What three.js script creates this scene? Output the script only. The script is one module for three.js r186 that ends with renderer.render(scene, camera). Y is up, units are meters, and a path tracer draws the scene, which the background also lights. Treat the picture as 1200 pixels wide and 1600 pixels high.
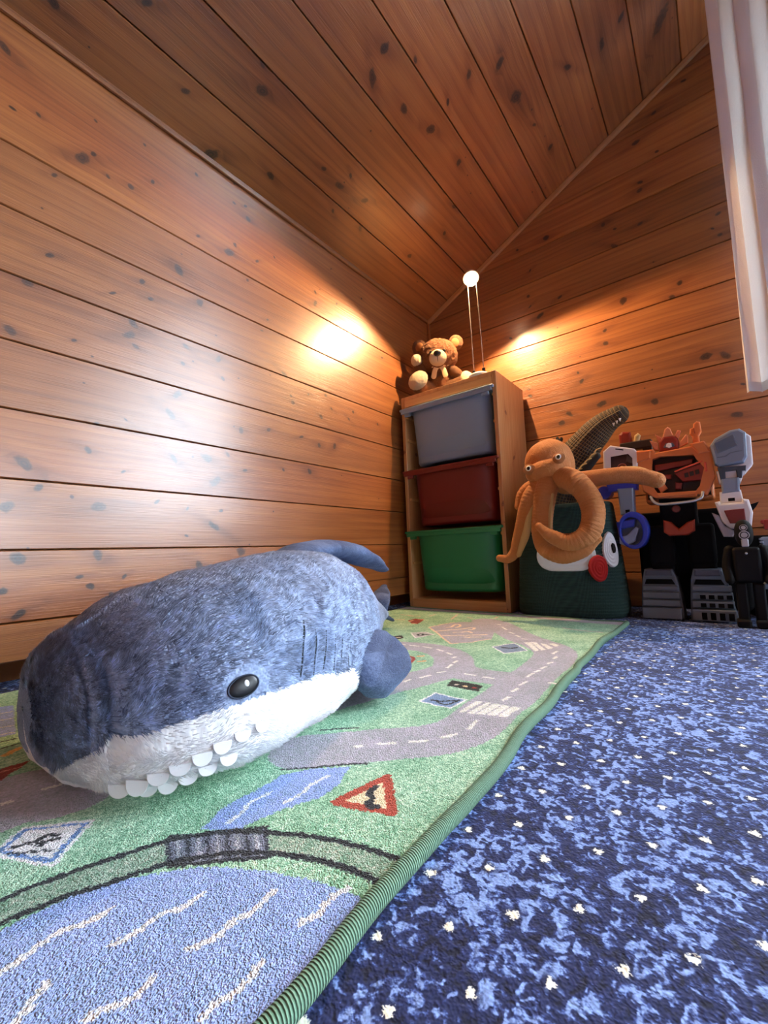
import * as THREE from 'three';
import { RoundedBoxGeometry } from 'three/addons/geometries/RoundedBoxGeometry.js';
import { mergeGeometries } from 'three/addons/utils/BufferGeometryUtils.js';
import { RectAreaLightUniformsLib } from 'three/addons/lights/RectAreaLightUniformsLib.js';

// ---------------------------------------------------------------- camera, sky, light, exposure
const scene = new THREE.Scene();
const RAD = Math.PI / 180;
const camera = new THREE.PerspectiveCamera(2 * Math.atan(800 / 670) / RAD, 1200 / 1600, 0.01, 40);
camera.position.set(0, 0.245, 0);
camera.rotation.order = 'YXZ';
camera.rotation.set(5.4575 * RAD, 37.898 * RAD, -2.2223 * RAD);
scene.add(camera);
const renderer = new THREE.WebGLRenderer();
renderer.toneMapping = THREE.LinearToneMapping;
renderer.toneMappingExposure = 0.66;
renderer.shadowMap.enabled = true;
RectAreaLightUniformsLib.init();
{ // overcast daylight outside the windows: an even pale sky above the horizon, dim ground below it
  const w = 64, h = 32, d = new Float32Array(w * h * 4), SKY = 47, GROUND = 4;
  for (let y = 0, k = 0; y < h; y++) for (let x = 0; x < w; x++, k += 4) { const up = y >= h / 2; d[k] = up ? SKY * 0.76 : GROUND * 0.9; d[k + 1] = up ? SKY * 0.88 : GROUND; d[k + 2] = up ? SKY : GROUND * 0.9; d[k + 3] = 1; }
  const t = new THREE.DataTexture(d, w, h, THREE.RGBAFormat, THREE.FloatType); t.mapping = THREE.EquirectangularReflectionMapping; t.magFilter = THREE.LinearFilter; t.needsUpdate = true; scene.background = t;
}
// room: left wall x = XL, gable wall with the window z = ZB, ridge above x = XR
const XL = -1.141, ZB = -1.915, ZF = 1.6, XR = 1.9, XE = 4.941, YE = 1.475, SL = 0.503;
const Y0 = 0.133, PW = 0.1474;                                          // plank joints at Y0 + k * PW
const WIN = { x0: 0.56, x1: 3.4, y0: Y0 + 3 * PW, y1: Y0 + 13 * PW };
const TOP = { x0: 0.97, x1: 2.83, y0: Y0 + 13 * PW, y1: Y0 + 16 * PW };                 // gable light above it
const daylight = new THREE.RectAreaLight(new THREE.Color().setRGB(0.76, 0.88, 1.0), 4, WIN.x1 - WIN.x0 - 0.08, WIN.y1 - WIN.y0 - 0.08);
daylight.position.set((WIN.x0 + WIN.x1) / 2, (WIN.y0 + WIN.y1) / 2, ZB - 0.07);
daylight.lookAt((WIN.x0 + WIN.x1) / 2, (WIN.y0 + WIN.y1) / 2, 1);
scene.add(daylight);
const WR = { z0: -1.6, z1: 0.2, y0: Y0 + 2 * PW, y1: Y0 + 8 * PW };                   // second window, right-hand wall
const sideLight = new THREE.RectAreaLight(new THREE.Color().setRGB(0.76, 0.88, 1.0), 2, WR.z1 - WR.z0 - 0.08, WR.y1 - WR.y0 - 0.08);
sideLight.position.set(XE + 0.07, (WR.y0 + WR.y1) / 2, (WR.z0 + WR.z1) / 2);
sideLight.lookAt(0, (WR.y0 + WR.y1) / 2, (WR.z0 + WR.z1) / 2);
scene.add(sideLight);

// ---------------------------------------------------------------- helpers
function rngOf(seed) { let s = seed >>> 0; return () => { s = (s + 0x6d2b79f5) | 0; let t = Math.imul(s ^ (s >>> 15), 1 | s); t = (t + Math.imul(t ^ (t >>> 7), 61 | t)) ^ t; return ((t ^ (t >>> 14)) >>> 0) / 4294967296; }; }
const TAB = new Float32Array(65536); { const r = rngOf(77); for (let i = 0; i < 65536; i++) TAB[i] = r() * 2 - 1; }
const hash = (x, y) => TAB[((x & 255) | ((y & 255) << 8)) & 65535];
function noise(x, y, px = 256, py = 256) {                               // value noise, -1..1, repeating after px, py cells
  const xi = Math.floor(x), yi = Math.floor(y), fx = x - xi, fy = y - yi;
  const sx = fx * fx * (3 - 2 * fx), sy = fy * fy * (3 - 2 * fy);
  const x0 = ((xi % px) + px) % px, x1 = (x0 + 1) % px, y0 = ((yi % py) + py) % py, y1 = (y0 + 1) % py;
  const a = hash(x0, y0), b = hash(x1, y0), c = hash(x0, y1), d = hash(x1, y1);
  return a + (b - a) * sx + (c - a) * sy + (a - b - c + d) * sx * sy;
}
const noise3 = (x, y, z) => (noise(x + 17.3 * Math.floor(z), y + 5.1 * Math.floor(z)) * (1 - (z - Math.floor(z))) + noise(x + 17.3 * (Math.floor(z) + 1), y + 5.1 * (Math.floor(z) + 1)) * (z - Math.floor(z)));
const clamp = (x, a = 0, b = 1) => Math.min(b, Math.max(a, x));
const step = (a, b, x) => { const t = clamp((x - a) / (b - a)); return t * t * (3 - 2 * t); };
const lerp = (a, b, t) => a + (b - a) * t;
function texOf(w, h, fn, srgb = true, repeat = true) {                   // fn(x, y, out) with out in 0..255
  const d = new Uint8Array(w * h * 4), o = [0, 0, 0];
  for (let y = 0, k = 0; y < h; y++) for (let x = 0; x < w; x++, k += 4) { fn(x, y, o); d[k] = clamp(o[0], 0, 255); d[k + 1] = clamp(o[1], 0, 255); d[k + 2] = clamp(o[2], 0, 255); d[k + 3] = 255; }
  const t = new THREE.DataTexture(d, w, h, THREE.RGBAFormat);
  if (srgb) t.colorSpace = THREE.SRGBColorSpace;
  t.magFilter = THREE.LinearFilter; t.minFilter = THREE.LinearMipmapLinearFilter; t.generateMipmaps = true;
  if (repeat) t.wrapS = t.wrapT = THREE.RepeatWrapping;
  t.needsUpdate = true; return t;
}
const used = {};
function numbered(name) { const n = used[name] = (used[name] ?? -1) + 1; return n ? name + '_' + String(n).padStart(3, '0') : name; }
function mesh(name, geo, mat, parent, label) {
  const m = new THREE.Mesh(geo, mat); m.name = name; m.castShadow = m.receiveShadow = true;
  if (label) m.userData.label = label;
  if (parent) parent.add(m); return m;
}
function thing(name, label, category, pos = [0, 0, 0], turn = 0, group) {
  const g = new THREE.Group(); g.name = numbered(name); g.position.set(...pos); g.rotation.y = turn; g.userData = { label, category };
  if (group) g.userData.group = group; scene.add(g); return g;
}
function structure(name, label) { const g = new THREE.Group(); g.name = name; g.userData = { kind: 'structure', label, category: name.replace(/_.*/, '') }; scene.add(g); return g; }
const std = (rgb, roughness = 0.6, extra = {}) => new THREE.MeshPhysicalMaterial({ color: new THREE.Color(rgb), roughness, ...extra });
const moved = (g, x, y, z, rx = 0, ry = 0, rz = 0) => { const m = new THREE.Matrix4().makeRotationFromEuler(new THREE.Euler(rx, ry, rz)); m.setPosition(x, y, z); return g.applyMatrix4(m); };
const rbox = (w, h, d, r = 0.003, x = 0, y = 0, z = 0, s = 2) => moved(new RoundedBoxGeometry(w, h, d, s, Math.min(r, w / 2.01, h / 2.01, d / 2.01)), x, y, z);
function merged(list) { return mergeGeometries(list.map((g) => { const q = g.index ? g.toNonIndexed() : g; for (const k of Object.keys(q.attributes)) if (!['position', 'normal', 'uv'].includes(k)) q.deleteAttribute(k); return q; })); }
// a grid of points fn(i, j) -> [x, y, z], i along, j around; closed round if wrap
function gridGeo(ni, nj, fn, { wrap = false, flip = false, uvFn } = {}) {
  const pos = [], uv = [], idx = [], cols = nj + 1;
  for (let i = 0; i <= ni; i++) for (let j = 0; j <= nj; j++) { pos.push(...fn(i / ni, j / nj)); uv.push(...(uvFn ? uvFn(i / ni, j / nj) : [i / ni, j / nj])); }
  for (let i = 0; i < ni; i++) for (let j = 0; j < nj; j++) { const a = i * cols + j, b = a + 1, c = a + cols, d = c + 1; if (flip) idx.push(a, c, b, b, c, d); else idx.push(a, b, c, b, d, c); }
  const g = new THREE.BufferGeometry();
  g.setAttribute('position', new THREE.Float32BufferAttribute(pos, 3)); g.setAttribute('uv', new THREE.Float32BufferAttribute(uv, 2)); g.setIndex(idx); g.computeVertexNormals();
  if (wrap) { const n = g.attributes.normal; for (let i = 0; i <= ni; i++) { const a = i * cols, b = a + nj, v = new THREE.Vector3().fromBufferAttribute(n, a).add(new THREE.Vector3().fromBufferAttribute(n, b)).normalize(); n.setXYZ(a, v.x, v.y, v.z); n.setXYZ(b, v.x, v.y, v.z); } }
  return g;
}
// a bent tapering limb: points, radii, and optional flattening (second axis) and wrinkle amplitude
function limb(pts, radii, { seg = 60, rad = 20, flat = 1, wrinkle = 0, wfreq = 60, up = [0, 1, 0], lump = 0, seed = 1 } = {}) {
  const cv = new THREE.CatmullRomCurve3(pts.map((p) => new THREE.Vector3(...p)), false, 'centripetal');
  const len = cv.getLength(), U = new THREE.Vector3(...up), rr = (t) => { const k = t * (radii.length - 1), i = Math.min(Math.floor(k), radii.length - 2); return lerp(radii[i], radii[i + 1], step(0, 1, k - i) * 0.5 + (k - i) * 0.5); };
  const r0 = radii[0], r1 = radii[radii.length - 1], frames = [];
  let side = null;
  const rows = seg + 12;
  const at = (i) => {                                                     // rows 0..5 start cap, then body, then end cap
    if (i < 6) return { t: 0, k: Math.sin((i / 6) * Math.PI / 2), off: -r0 * Math.cos((i / 6) * Math.PI / 2) };
    if (i > seg + 6) { const q = (i - seg - 6) / 6; return { t: 1, k: Math.cos(q * Math.PI / 2), off: r1 * Math.sin(q * Math.PI / 2) }; }
    return { t: (i - 6) / seg, k: 1, off: 0 };
  };
  for (let i = 0; i <= rows; i++) {
    const { t, k, off } = at(i), p = cv.getPointAt(t), T = cv.getTangentAt(t);
    if (!side) { side = new THREE.Vector3().crossVectors(Math.abs(T.dot(U)) > 0.95 ? new THREE.Vector3(1, 0, 0.2) : U, T).normalize(); } else { side = side.clone().addScaledVector(T, -side.dot(T)).normalize(); }
    const nrm = new THREE.Vector3().crossVectors(T, side).normalize();
    let r = rr(t) * k; if (wrinkle) r *= 1 + wrinkle * k * (Math.abs(Math.sin(t * len * wfreq * 3.1416 + 2.2 * noise(t * len * 30, 4.4 + seed))) - 0.5) * (0.6 + 0.8 * Math.abs(noise(t * len * 12 + 3, seed + 8)));
    frames.push({ p: p.clone().addScaledVector(T, off), side, nrm, r, t });
  }
  return gridGeo(rows, rad, (u, v) => {
    const f = frames[Math.round(u * rows)], a = v * 2 * Math.PI, q = f.r * (1 + lump * noise3(Math.cos(a) * 1.5 + seed * 3, f.t * len * 25, Math.sin(a) * 1.5 + 9));
    const c = Math.cos(a) * q, s = Math.sin(a) * q * flat;
    return [f.p.x + f.side.x * c + f.nrm.x * s, f.p.y + f.side.y * c + f.nrm.y * s, f.p.z + f.side.z * c + f.nrm.z * s];
  }, { wrap: true, flip: false, uvFn: (u, v) => [v, u * len * 10] });
}
// a soft ball with oriented half axes; e below 1 makes it boxier
function blob(c, rx, ry, rz, { e = 1, amp = 0, freq = 30, seg = 40, rot = [0, 0, 0], seed = 0 } = {}) {
  const M = new THREE.Matrix4().makeRotationFromEuler(new THREE.Euler(...rot)), v = new THREE.Vector3(), pw = (x) => Math.sign(x) * Math.abs(x) ** e;
  return gridGeo(seg, seg * 2, (i, j) => {
    const a = (i - 0.5) * Math.PI, b = j * 2 * Math.PI, x = pw(Math.cos(a)) * pw(Math.cos(b)), y = pw(Math.sin(a)), z = pw(Math.cos(a)) * pw(Math.sin(b));
    const n = amp ? 1 + amp * (noise3(x * freq * 0.1 + seed, y * freq * 0.1 + 7, z * freq * 0.1 + 31) + 0.5 * noise3(x * freq * 0.25 + seed, y * freq * 0.25 + 7, z * freq * 0.25 + 31)) : 1;
    v.set(x * rx * n, y * ry * n, z * rz * n).applyMatrix4(M); return [c[0] + v.x, c[1] + v.y, c[2] + v.z];
  }, { wrap: true, flip: true });
}
const poly = (pts) => new THREE.Shape(pts.map((p) => new THREE.Vector2(p[0], p[1])));
function extr(pts, depth, bevel = 0.002, holes = []) {                    // front face at z = 0, body behind it
  const s = poly(pts); for (const h of holes) s.holes.push(new THREE.Path(h.map((p) => new THREE.Vector2(p[0], p[1]))));
  const g = new THREE.ExtrudeGeometry(s, { depth: Math.max(0.0005, depth - 2 * bevel), bevelEnabled: bevel > 0, bevelThickness: bevel, bevelSize: bevel, bevelOffset: -bevel, bevelSegments: 2, curveSegments: 10 });
  return g.translate(0, 0, -depth + bevel);
}
const circle = (x, y, rx, ry = rx, n = 28, ph = 0) => Array.from({ length: n }, (_, i) => [x + rx * Math.cos(ph + i / n * 6.2832), y + ry * Math.sin(ph + i / n * 6.2832)]);

// measured places of knots on the boards (along, across, size) and of the print on the rug (x, z), in metres
const KNOTS = {L:{8:[[1.592,0.066,2.0],[1.568,0.094,1.0],[1.535,0.058,1.0],[1.481,0.066,1.3],[1.426,0.121,1.0],[1.449,0.213,0.7],[1.302,0.233,1.0],[1.174,0.292,0.7],[1.175,0.224,1.0],[1.132,0.241,1.0],[1.122,0.202,1.6],[1.194,0.043,2.2],[1.173,0.081,1.0],[1.296,0.039,1.0],[1.171,0.085,0.8],[1.089,0.07,1.0],[1.017,0.126,0.8],[0.825,0.088,1.0],[0.826,0.043,1.8],[0.709,0.094,0.7],[0.736,0.231,0.7],[0.55,0.19,0.8],[1.678,0.107,0.8],[1.723,0.085,0.8],[1.74,0.217,1.5],[1.565,0.187,0.6]],7:[[1.644,0.13,1.0],[1.352,0.049,2.0],[1.127,0.132,0.8],[1.127,0.132,1.0],[1.05,0.028,0.8],[0.419,0.114,1.0]],6:[[1.648,0.076,1.2],[1.45,0.113,1.0],[1.518,0.047,1.0],[1.427,0.075,1.0],[1.289,0.128,2.2],[1.074,0.127,0.8],[0.978,0.0,1.8]],5:[[1.683,0.141,1.4],[1.23,0.125,1.0],[1.217,0.067,1.0],[0.954,0.085,1.0],[0.946,0.062,1.3],[0.873,0.11,1.0],[0.784,0.132,1.0],[0.755,0.086,1.0],[0.811,0.04,1.3],[0.629,0.103,1.0],[0.657,0.067,1.0],[0.471,0.086,1.0],[1.709,0.02,1.8],[1.596,0.042,1.0],[1.479,0.102,2.0],[1.463,0.077,1.2],[1.47,0.137,1.8],[1.331,0.124,1.2],[1.31,0.088,0.7],[1.339,0.071,1.0],[1.23,0.121,1.2]],4:[[1.155,0.065,1.6],[1.051,0.09,1.2],[0.911,0.092,1.2],[0.824,0.077,1.5],[0.743,0.086,2.0],[1.355,0.125,2.2],[1.372,0.065,2.2],[1.483,0.025,0.7],[1.545,0.0,1.2]],3:[[1.269,0.11,1.8],[1.201,0.13,1.0],[1.142,0.089,1.2],[0.993,0.11,0.8],[0.875,0.119,2.0],[1.562,0.083,1.2],[1.677,0.033,2.0],[1.362,0.092,2.0],[1.241,0.042,2.0],[1.486,0.041,0.7]],2:[[1.65,0.133,1.2],[1.703,0.088,1.5],[1.537,0.097,2.0],[1.591,0.117,0.7],[1.405,0.12,0.7],[1.324,0.106,1.0],[1.223,0.106,1.0],[1.245,0.06,2.0],[1.326,0.032,1.0]],1:[[1.681,0.129,2.0],[1.537,0.132,2.0],[1.158,0.133,2.0],[1.289,0.097,2.2],[1.571,0.085,1.0],[1.479,0.081,1.0],[1.551,0.062,1.0],[1.505,0.038,1.0],[1.704,0.065,1.5],[1.674,0.016,2.0]]},B:{9:[[0.559,0.057,1.0],[0.871,0.118,1.8],[0.911,0.077,0.9],[1.0,0.052,1.3],[0.905,0.004,2.0]],8:[[0.542,0.086,1.0],[0.547,0.034,1.0],[0.677,0.024,1.2],[1.239,0.111,1.0],[1.237,0.03,1.5],[1.218,0.064,0.8],[0.19,0.003,1.0]],7:[[0.589,0.122,2.0],[0.916,0.058,2.0],[1.106,0.049,1.6],[1.078,0.004,1.8],[0.447,0.063,1.0],[0.111,0.073,1.2]],6:[[0.842,0.105,1.2],[0.84,0.05,1.4]],5:[[0.726,0.106,1.2],[0.738,0.068,1.5],[1.158,0.04,2.4],[1.212,0.027,2.4],[0.513,0.093,1.0],[0.517,0.059,1.2]],4:[[0.806,0.098,1.8],[0.989,0.06,2.0],[0.677,0.085,2.0],[0.645,0.053,2.2],[1.249,0.058,1.0]],3:[[1.222,0.102,2.4],[0.708,0.106,1.5],[0.928,0.063,1.0]],12:[[1.184,0.099,1.2],[1.082,0.038,1.5]],11:[[1.013,0.101,1.8],[1.079,0.02,1.0]],10:[[1.009,0.043,2.0],[1.014,0.076,1.2],[0.64,0.029,2.2],[0.507,0.036,1.0]]},C:{1:[[1.253,0.144,1.3],[1.221,0.094,1.8],[0.944,0.055,1.4],[0.861,0.05,2.0],[0.849,0.099,1.2],[0.745,0.072,2.0],[1.523,0.057,1.6],[0.402,0.036,1.3]],0:[[1.082,0.078,2.0],[0.688,0.136,1.3],[1.265,0.016,2.2],[1.386,0.109,1.3],[1.674,0.075,2.0],[0.827,0.119,1.0]],3:[[0.993,0.107,2.0],[0.976,0.039,2.4],[0.829,0.055,2.4],[0.704,0.084,2.4],[0.52,0.098,2.2]],4:[[0.893,0.009,1.2],[0.714,0.114,2.2],[0.715,0.024,1.0]],5:[[0.649,0.057,2.0],[0.509,0.058,2.6],[0.359,0.074,1.2],[0.217,0.093,1.5]],2:[[0.393,0.143,1.5],[0.336,0.048,1.3]],7:[[0.37,0.053,2.0],[0.386,0.125,1.5]],8:[[0.241,0.093,4.0]],6:[[0.419,0.086,2.0]]}};
const RUG = {lake:[[-0.392,-0.056],[-0.395,-0.08],[-0.39,-0.113],[-0.375,-0.149],[-0.339,-0.191],[-0.281,-0.219],[-0.24,-0.232],[-0.214,-0.235],[-0.19,-0.2],[-0.18,0.2],[-0.6,0.2]],river:[[-0.383,-0.212],[-0.398,-0.24],[-0.396,-0.278],[-0.399,-0.313],[-0.38,-0.343],[-0.35,-0.368],[-0.333,-0.334],[-0.332,-0.307],[-0.347,-0.271],[-0.355,-0.242],[-0.353,-0.231]],railA:[[-0.432,-0.067],[-0.429,-0.086],[-0.425,-0.107],[-0.416,-0.133],[-0.404,-0.161],[-0.394,-0.189],[-0.372,-0.215],[-0.331,-0.245],[-0.288,-0.264],[-0.248,-0.276],[-0.207,-0.281]],railB:[[-0.404,-0.063],[-0.403,-0.081],[-0.393,-0.114],[-0.379,-0.142],[-0.366,-0.176],[-0.342,-0.203],[-0.309,-0.229],[-0.273,-0.243],[-0.239,-0.251],[-0.198,-0.253]],bridge:[[-0.397,-0.189],[-0.338,-0.247],[-0.305,-0.224],[-0.361,-0.174]],roadA:[[-0.421,-0.368],[-0.376,-0.413],[-0.351,-0.438],[-0.32,-0.465],[-0.294,-0.497],[-0.284,-0.543],[-0.289,-0.606],[-0.288,-0.666],[-0.291,-0.749],[-0.293,-0.865],[-0.3,-0.961],[-0.316,-1.014],[-0.374,-1.082],[-0.426,-1.119],[-0.488,-1.187],[-0.567,-1.291],[-0.638,-1.343]],roadB:[[-0.302,-0.774],[-0.35,-0.762],[-0.399,-0.761],[-0.449,-0.78],[-0.485,-0.859],[-0.552,-0.909],[-0.632,-0.917],[-0.71,-0.891],[-0.781,-0.871]],roadC:[[-0.449,-0.78],[-0.452,-0.745],[-0.465,-0.705],[-0.479,-0.667],[-0.502,-0.593]],dashes:[[[-0.379,-0.408],[-0.37,-0.416]],[[-0.361,-0.429],[-0.34,-0.445]],[[-0.33,-0.456],[-0.311,-0.473]],[[-0.302,-0.486],[-0.288,-0.507]],[[-0.283,-0.526],[-0.286,-0.557]],[[-0.289,-0.651],[-0.286,-0.674]],[[-0.293,-0.697],[-0.289,-0.72]],[[-0.293,-0.733],[-0.288,-0.758]],[[-0.298,-0.784],[-0.295,-0.812]],[[-0.296,-0.819],[-0.292,-0.839]],[[-0.295,-0.852],[-0.291,-0.874]],[[-0.296,-0.893],[-0.291,-0.915]],[[-0.299,-0.943],[-0.299,-0.969]],[[-0.313,-0.985],[-0.312,-1.016]],[[-0.411,-0.758],[-0.386,-0.759]],[[-0.371,-0.756],[-0.349,-0.758]],[[-0.458,-0.736],[-0.449,-0.755]],[[-0.468,-0.691],[-0.46,-0.717]],[[-0.481,-0.655],[-0.477,-0.675]],[[-0.458,-0.775],[-0.465,-0.809]],[[-0.466,-0.817],[-0.469,-0.838]],[[-0.488,-0.851],[-0.487,-0.866]],[[-0.526,-0.893],[-0.505,-0.881]],[[-0.563,-0.909],[-0.538,-0.902]],[[-0.609,-0.919],[-0.577,-0.913]],[[-0.647,-0.918],[-0.618,-0.918]],[[-0.687,-0.906],[-0.659,-0.915]],[[-0.713,-0.89],[-0.701,-0.899]],[[-0.578,-1.3],[-0.56,-1.289]],[[-0.545,-1.26],[-0.513,-1.219]],[[-0.495,-1.187],[-0.473,-1.175]],[[-0.463,-1.154],[-0.441,-1.136]],[[-0.432,-1.119],[-0.415,-1.115]],[[-0.252,-0.76],[-0.231,-0.757]],[[-0.591,-0.149],[-0.587,-0.166]],[[-0.592,-0.115],[-0.59,-0.125]]],cross:[[[-0.325,-0.576],[-0.316,-0.576],[-0.313,-0.632],[-0.323,-0.632]],[[-0.311,-0.576],[-0.3,-0.576],[-0.298,-0.632],[-0.307,-0.633]],[[-0.298,-0.578],[-0.284,-0.579],[-0.282,-0.633],[-0.295,-0.631]],[[-0.282,-0.58],[-0.269,-0.58],[-0.268,-0.632],[-0.28,-0.632]],[[-0.266,-0.581],[-0.254,-0.582],[-0.251,-0.632],[-0.265,-0.633]]],cross2:[[[-0.411,-1.078],[-0.396,-1.086],[-0.35,-1.009],[-0.357,-1.0]],[[-0.398,-1.091],[-0.385,-1.091],[-0.339,-1.023],[-0.345,-1.009]],[[-0.372,-1.083],[-0.359,-1.083],[-0.329,-1.044],[-0.336,-1.029]],[[-0.356,-1.091],[-0.345,-1.097],[-0.323,-1.075],[-0.328,-1.059]]],tri:[[-0.314,-0.309],[-0.301,-0.374],[-0.256,-0.324]],tris:[[-0.298,-0.352],[-0.299,-0.34],[-0.293,-0.336],[-0.287,-0.335],[-0.287,-0.325],[-0.279,-0.321],[-0.274,-0.324]],lights:[[-0.402,-0.677],[-0.411,-0.71],[-0.347,-0.707],[-0.342,-0.676]],ldots:[[-0.39,-0.691],[-0.373,-0.69],[-0.356,-0.69]],ped:[[-0.398,-0.584],[-0.399,-0.632],[-0.339,-0.629],[-0.343,-0.584]],pedmark:[[-0.385,-0.6],[-0.371,-0.603],[-0.362,-0.612],[-0.348,-0.62]],pedmark2:[[-0.373,-0.598],[-0.357,-0.593],[-0.352,-0.602],[-0.35,-0.613]],ped2:[[-0.46,-0.998],[-0.428,-1.06],[-0.373,-0.996],[-0.409,-0.948]],ped2mark:[[-0.434,-1.0],[-0.414,-1.002],[-0.405,-1.015]],psign:[[-0.743,-1.061],[-0.705,-1.088],[-0.665,-1.064],[-0.686,-0.999]],pmark:[[-0.707,-1.043],[-0.704,-1.063],[-0.688,-1.045],[-0.694,-1.031],[-0.707,-1.043]],pmark2:[[-0.695,-1.049],[-0.685,-1.058],[-0.672,-1.053]],shield:[[-0.74,-1.157],[-0.732,-1.212],[-0.701,-1.291],[-0.622,-1.317],[-0.557,-1.243],[-0.496,-1.076],[-0.527,-1.018],[-0.565,-0.981],[-0.618,-1.033],[-0.665,-1.085]],shieldline:[[-0.717,-1.274],[-0.732,-1.212],[-0.741,-1.157],[-0.665,-1.085],[-0.618,-1.033],[-0.565,-0.981],[-0.527,-1.018],[-0.502,-1.079]],sh:[[[-0.69,-1.181],[-0.677,-1.191],[-0.695,-1.23],[-0.684,-1.249],[-0.662,-1.219],[-0.664,-1.193]],[[-0.689,-1.11],[-0.628,-1.186],[-0.624,-1.212],[-0.609,-1.211],[-0.603,-1.182],[-0.614,-1.182]],[[-0.63,-1.117],[-0.614,-1.127],[-0.604,-1.151],[-0.583,-1.137]],[[-0.636,-1.064],[-0.583,-1.094],[-0.536,-1.13]],[[-0.572,-1.073],[-0.559,-1.067],[-0.56,-1.079],[-0.534,-1.089]]],carA:[[-0.603,-0.828],[-0.569,-0.821],[-0.554,-0.805],[-0.539,-0.762],[-0.543,-0.744],[-0.579,-0.78]],carAw:[[-0.581,-0.796],[-0.575,-0.818],[-0.558,-0.797],[-0.548,-0.757]],lampsA:[[[-0.564,-0.83],[-0.556,-0.837]],[[-0.536,-0.792],[-0.529,-0.802]],[[-0.532,-0.729],[-0.527,-0.735]]],carB:[[-0.881,-1.242],[-0.879,-1.285],[-0.843,-1.287],[-0.827,-1.252],[-0.809,-1.195],[-0.833,-1.197]],carBw:[[[-0.861,-1.223],[-0.864,-1.249]],[[-0.832,-1.198],[-0.821,-1.202]],[[-0.856,-1.274],[-0.841,-1.28]]],box:[[-0.755,-0.992],[-0.744,-1.016],[-0.714,-0.985],[-0.722,-0.963]],boxd:[[-0.735,-0.983],[-0.729,-0.986]],edgeline:[[-0.943,-1.235],[-0.9,-1.247]],farlines:[[[-0.986,-1.348],[-0.89,-1.333]],[[-0.865,-1.363],[-0.865,-1.398]],[[-0.755,-1.325],[-0.789,-1.43]],[[-0.936,-1.333],[-0.898,-1.338]],[[-0.722,-1.381],[-0.7,-1.37]],[[-0.629,-1.401],[-0.636,-1.439]],[[-0.384,-1.318],[-0.269,-1.268]]],lk:[[-1.0,-0.181],[-0.982,-0.204],[-0.816,-0.173],[-0.82,-0.15]],lkw:[[[-0.95,-0.177],[-0.945,-0.194]],[[-0.91,-0.17],[-0.904,-0.185]],[[-0.871,-0.163],[-0.863,-0.178]],[[-0.83,-0.156],[-0.832,-0.166],[-0.825,-0.172]]],lblack:[[[-0.799,-0.149],[-0.796,-0.168]],[[-0.769,-0.144],[-0.77,-0.164]]],lyel:[[-0.738,-0.148],[-0.748,-0.161]],lred:[[-0.692,-0.128],[-0.695,-0.14],[-0.69,-0.161],[-0.683,-0.156],[-0.668,-0.138],[-0.646,-0.12]],lred2:[[-0.684,-0.13],[-0.679,-0.149]],lroad:[[-0.583,-0.106],[-0.581,-0.118],[-0.584,-0.134],[-0.577,-0.148],[-0.56,-0.164]],swim:[[-0.5,-0.097],[-0.518,-0.119],[-0.504,-0.134],[-0.484,-0.159],[-0.445,-0.12],[-0.464,-0.105],[-0.485,-0.092]],swimd:[[-0.498,-0.098],[-0.518,-0.12],[-0.483,-0.156],[-0.446,-0.12]],swimmer:[[[-0.496,-0.105],[-0.488,-0.121],[-0.493,-0.129],[-0.484,-0.134]],[[-0.487,-0.12],[-0.479,-0.123]],[[-0.48,-0.128],[-0.477,-0.133]],[[-0.488,-0.101],[-0.486,-0.106],[-0.479,-0.108],[-0.478,-0.115],[-0.471,-0.115],[-0.471,-0.121],[-0.463,-0.123],[-0.462,-0.126]]],waves:[[[-0.355,-0.072],[-0.356,-0.082],[-0.361,-0.096],[-0.36,-0.105],[-0.353,-0.114],[-0.352,-0.129]],[[-0.321,-0.12],[-0.315,-0.132],[-0.322,-0.148],[-0.311,-0.159],[-0.313,-0.175]],[[-0.277,-0.147],[-0.269,-0.158],[-0.274,-0.174],[-0.268,-0.185],[-0.272,-0.206]],[[-0.235,-0.197],[-0.229,-0.206],[-0.235,-0.222],[-0.229,-0.236]],[[-0.311,-0.07],[-0.317,-0.077],[-0.324,-0.087]],[[-0.283,-0.094],[-0.281,-0.1],[-0.273,-0.111],[-0.277,-0.124]],[[-0.232,-0.13],[-0.234,-0.137],[-0.228,-0.151],[-0.233,-0.166]],[[-0.372,-0.232],[-0.373,-0.248],[-0.383,-0.258],[-0.381,-0.285]],[[-0.354,-0.281],[-0.351,-0.301],[-0.358,-0.317],[-0.355,-0.339]]],roadedge:[[[-0.409,-0.321],[-0.386,-0.339],[-0.363,-0.366],[-0.337,-0.385]],[[-0.452,-0.42],[-0.413,-0.455]]]};

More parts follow.
